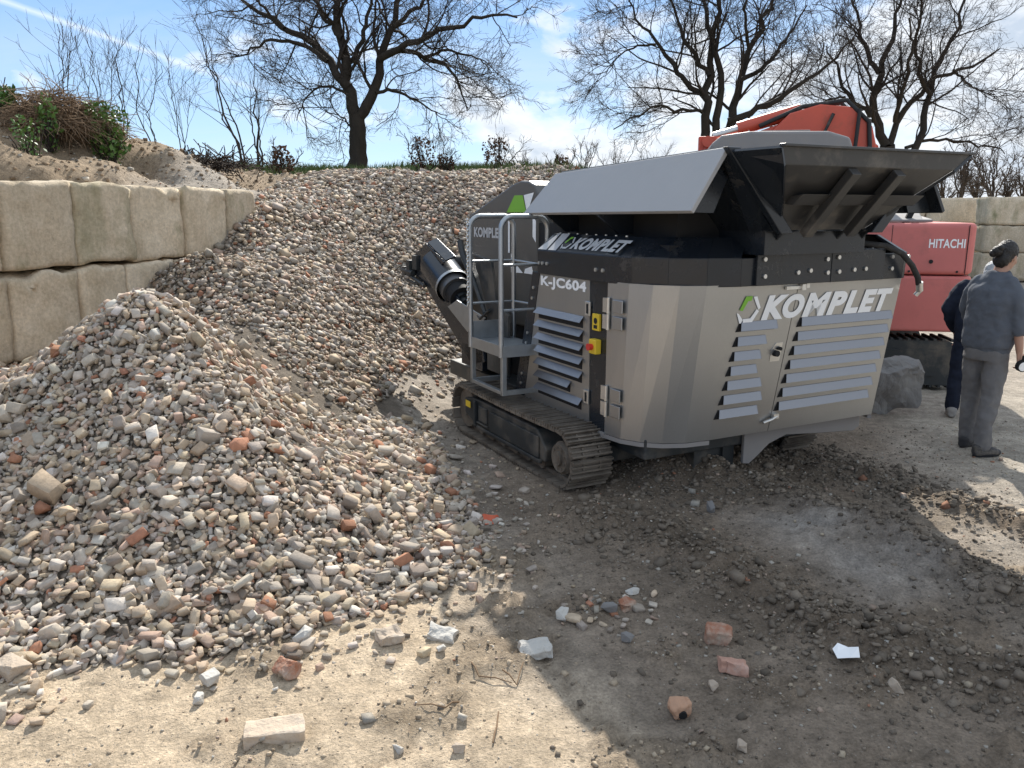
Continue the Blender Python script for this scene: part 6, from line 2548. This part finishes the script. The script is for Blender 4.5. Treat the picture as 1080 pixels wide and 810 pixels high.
def man_in_grey():
    pos = ground_at(1025, 476)
    T = thing('person', (pos[0] + .02, pos[1], pos[2] + .0), R(-66), 'man in grey sweatshirt and grey trousers seen from behind, round gauge in right hand', 'person', 'men standing by the excavator')
    T.scale = (.94, .94, 1.0)
    hr = Matrix.Rotation(R(2), 3, 'Z') @ Matrix.Rotation(R(-16), 3, 'X')
    hc = (.015, .085, 1.655)
    # body: head, neck, trunk, arms with hands in one surface
    b = MB()
    head(b, hc, hr)
    limb(b, [(0, .03, 1.47), (.005, .05, 1.54), (.01, .07, 1.60)], [.064, .058, .058], 16)
    b.loft([((0, .0, .92), .14, .09, None), ((0, 0, 1.15), .14, .09, None), ((0, .01, 1.35), .16, .095, None), ((0, .02, 1.46), .12, .07, None)], 20)
    limb(b, [(.16, .01, 1.40), (.247, .005, 1.12), (.270, .025, .94), (.273, .03, .895)], [.045, .042, .032, .027], 14)
    hand(b, (.273, .03, .895), (.05, .22, -1), (-.2, 1, .1), .75)
    limb(b, [(-.17, .02, 1.40), (-.25, .06, 1.15), (-.10, .28, 1.10)], [.045, .042, .028], 14)
    hand(b, (-.10, .28, 1.10), (.9, .45, .05), (0, .2, 1), .7)
    for sx, fx, fy in ((-1, -.125, .05), (1, .125, -.08)):
        limb(b, [(sx * .092, 0, .88), (sx * .112, .01 + fy * .5, .50), (fx, fy - .01, .12)], [.070, .048, .038], 12)
    body = b.build('body', M_SKIN, T)
    remesh(body, .0062, 3)
    eyes(body, hc, hr)
    # hair pulled back into a knot
    h = MB()

    def P(x, y, z):
        return Vector(hc) + hr @ Vector((x, y, z))
    h.ball(P(0, -.014, .018), .107, 20, 14, (.80, .95, .98), hr)
    h.ball(P(0, -.055, -.042), .078, 16, 12, (.97, .72, .98), hr)
    h.ball(P(.05, .0, .0), .05, 12, 8, (.6, .9, 1.1), hr)
    h.ball(P(-.05, .0, .0), .05, 12, 8, (.6, .9, 1.1), hr)
    hair = h.build('hair', M_HAIR, T)
    h2 = MB()
    h2.ball(P(-.01, -.128, .0), .046, 14, 10, (1.05, .85, .95), hr)
    h2.ball(P(.02, -.135, .025), .028, 12, 8)
    h2.ball(P(-.035, -.135, -.02), .032, 12, 8)
    h2.build('hair_knot', M_HAIR, hair)
    for o in (hair,):
        remesh(o, .008, 2)
        wrinkle(o, .016, .018)
    # sweatshirt
    s = MB()
    rx = Matrix.Rotation(R(-5), 3, 'X')
    s.loft([((.0, -.005, .895), .195, .135, None), ((0, -.005, .93), .212, .150, None), ((.0, -.01, 1.02), .218, .152, None), ((0, -.01, 1.15), .212, .145, None), ((0, -.005, 1.28), .222, .148, None), ((0, .005, 1.38), .215, .138, None),
            ((0, .02, 1.45), .165, .105, None), ((.003, .035, 1.50), .095, .082, None), ((.004, .045, 1.525), .078, .075, None)], 28)
    limb(s, [(.135, .01, 1.415), (.20, .01, 1.33), (.242, .01, 1.20), (.250, .02, 1.11)], [.078, .074, .068, .064], 16)
    limb(s, [(.250, .018, 1.12), (.253, .026, 1.08)], [.070, .066], 16)
    limb(s, [(-.145, .01, 1.415), (-.215, .02, 1.33), (-.262, .05, 1.20), (-.255, .08, 1.13), (-.20, .16, 1.11)], [.080, .080, .074, .070, .062], 16)
    sw = s.build('sweatshirt', M_SWEAT, T)
    remesh(sw, .0125, 5)
    wrinkle(sw, .042, .13)
    s = MB()
    s.loft([((.0, -.005, .86), .186, .130, None), ((0, -.005, .905), .198, .140, None)], 28)
    c = s.build('hem', M_SWEAT, sw)
    # trousers
    t = MB()
    t.loft([((0, 0, .96), .180, .125, None), ((0, -.005, .88), .188, .138, None), ((0, -.01, .80), .186, .135, None)], 24)
    for sx, fx, fy in ((-1, -.125, .05), (1, .125, -.08)):
        limb(t, [(sx * .092, 0, .84), (sx * .105 + .2 * (fx - sx * .12), fy * .2, .66), (sx * .115, .01 + fy * .5, .50), (fx, fy - .015, .27), (fx, fy - .005, .13), (fx, fy, .10)], [.100, .098, .082, .074, .070, .072], 16)
    tr = t.build('trousers', M_TROUS, T)
    remesh(tr, .0125, 4)
    wrinkle(tr, .035, .12)
    for fx, fy, a in ((-.125, .05, 8), (.125, -.08, -12)):
        m = MB()
        rt = Matrix.Rotation(R(a), 3, 'Z')
        q = Vector((fx, fy, 0))

        def S(x, y, z):
            return q + rt @ Vector((x, y, z))
        m.loft([(S(0, -.085, .045), .030, .030, rt @ Matrix.Rotation(R(-90), 3, 'X')), (S(0, -.05, .05), .043, .050, rt @ Matrix.Rotation(R(-90), 3, 'X')), (S(0, .05, .045), .046, .045, rt @ Matrix.Rotation(R(-90), 3, 'X')), (S(0, .13, .035), .048, .034, rt @ Matrix.Rotation(R(-90), 3, 'X')), (S(0, .185, .026), .030, .022, rt @ Matrix.Rotation(R(-90), 3, 'X'))], 18)
        m.ball(S(0, -.04, .08), .05, 14, 10, (1, 1.05, .9))
        sh = m.build('shoe', M_SHOE, T)
        remesh(sh, .008, 3)
        m = MB()
        pl = []
        for i in range(20):
            a_ = 2 * math.pi * i / 20
            pl.append(tuple((S(.047 * math.cos(a_) * (1 if math.sin(a_) > -.2 else .85), .05 + .14 * math.sin(a_), 0))[:2]))
        m.prism(pl, 'z', .0, .022)
        m.build('sole', M_VOID, sh, .004)
    # what he holds
    G = thing('gauge', (0, 0, 0), 0, 'round gauge with a pale dial held in the grey man\'s right hand', 'gauge')
    w = Matrix.Translation((pos[0] + .02, pos[1], pos[2])) @ Matrix.Rotation(R(-66), 4, 'Z') @ Matrix.Diagonal((.94, .94, 1.0, 1.0))
    gp = w @ Vector((.310, .03, .79))
    G.location = gp
    G.rotation_euler = (R(8), 0, R(4))
    m = MB()
    m.cyl((0, -.018, 0), (0, .018, 0), .046, n=24)
    m.cyl((0, 0, .03), (0, 0, .085), .012, n=10)
    g_ = m.build('gauge_body', M_VOID, G, .004)
    m = MB()
    m.cyl((0, -.0185, 0), (0, -.0205, 0), .037, n=24)
    m.build('dial', M_WHITE, G)
    return T


def man_in_navy():
    pos = ground_at(1019, 440)
    T = thing('person', tuple(pos), R(-35), 'man in dark navy work clothes mostly hidden behind the man in grey', 'person', 'men standing by the excavator')
    hr = Matrix.Rotation(R(-20), 3, 'Z') @ Matrix.Rotation(R(-30), 3, 'X')
    hc = (.07, .22, 1.415)
    b = MB()
    head(b, hc, hr)
    limb(b, [(.02, .10, 1.33), (.045, .15, 1.36), (.06, .18, 1.385)], [.062, .056, .056], 16)
    b.loft([((0, .0, .90), .14, .09, None), ((0, .02, 1.1), .14, .09, None), ((0, .07, 1.27), .15, .09, None), ((.01, .10, 1.35), .11, .07, None)], 20)
    limb(b, [(-.17, .07, 1.28), (-.255, .03, 1.03), (-.20, .16, .84), (-.195, .18, .81)], [.045, .042, .031, .027], 14)
    hand(b, (-.195, .18, .81), (.15, .3, -1), (.4, 1, .2), .65)
    limb(b, [(.17, .07, 1.28), (.25, .10, 1.03), (.16, .30, .98)], [.045, .042, .028], 14)
    hand(b, (.16, .30, .98), (-.6, .8, 0), (0, .2, 1), .7)
    for sx, fx, fy in ((-1, -.13, -.06), (1, .15, .06)):
        limb(b, [(sx * .092, 0, .86), (sx * .112, .015 + fy * .5, .48), (fx, fy - .01, .12)], [.070, .046, .036], 12)
    body = b.build('body', M_SKIN, T)
    remesh(body, .0068, 3)
    eyes(body, hc, hr)
    h = MB()

    def P(x, y, z):
        return Vector(hc) + hr @ Vector((x, y, z))
    h.ball(P(0, -.014, .018), .107, 20, 14, (.80, .97, .98), hr)
    h.ball(P(0, -.055, -.03), .078, 16, 12, (.93, .70, .90), hr)
    ha = h.build('hair', M_GHAIR, T)
    remesh(ha, .008, 2)
    wrinkle(ha, .02, .03)
    s = MB()
    s.loft([((0, 0, .84), .195, .140, None), ((0, 0, .95), .205, .145, None), ((0, .03, 1.08), .205, .145, None), ((0, .05, 1.18), .212, .145, None), ((0, .075, 1.27), .205, .132, None), ((.01, .10, 1.33), .16, .10, None), ((.025, .12, 1.385), .085, .078, None)], 28)
    limb(s, [(-.145, .07, 1.285), (-.215, .06, 1.20), (-.262, .03, 1.06), (-.245, .08, .96), (-.205, .15, .855)], [.078, .078, .070, .062, .050], 16)
    limb(s, [(.145, .07, 1.285), (.215, .08, 1.20), (.255, .10, 1.05), (.20, .22, 1.0)], [.078, .078, .070, .056], 16)
    sw = s.build('jacket', M_NAVY, T)
    remesh(sw, .0125, 5)
    wrinkle(sw, .035, .11)
    t = MB()
    t.loft([((0, 0, .94), .178, .125, None), ((0, -.005, .86), .186, .136, None), ((0, -.01, .78), .184, .133, None)], 24)
    for sx, fx, fy in ((-1, -.13, -.06), (1, .15, .06)):
        limb(t, [(sx * .092, 0, .82), (sx * .105, fy * .3, .64), (sx * .115, .015 + fy * .5, .48), (fx, fy - .01, .26), (fx, fy, .11)], [.098, .094, .078, .070, .070], 16)
    tr = t.build('trousers', M_NAVY, T)
    remesh(tr, .0125, 4)
    wrinkle(tr, .035, .10)
    for fx, fy, a in ((-.13, -.06, 10), (.15, .06, -12)):
        m = MB()
        rt = Matrix.Rotation(R(a), 3, 'Z')
        q = Vector((fx, fy, 0))

        def S(x, y, z):
            return q + rt @ Vector((x, y, z))
        rr = rt @ Matrix.Rotation(R(-90), 3, 'X')
        m.loft([(S(0, -.085, .045), .030, .030, rr), (S(0, -.05, .05), .043, .050, rr), (S(0, .05, .045), .046, .045, rr), (S(0, .13, .035), .048, .034, rr), (S(0, .185, .026), .030, .022, rr)], 18)
        m.ball(S(0, -.04, .075), .05, 14, 10, (1, 1.05, .9))
        sh = m.build('shoe', M_PSHOE, T)
        remesh(sh, .008, 3)
    return T


man_in_grey()
man_in_navy()
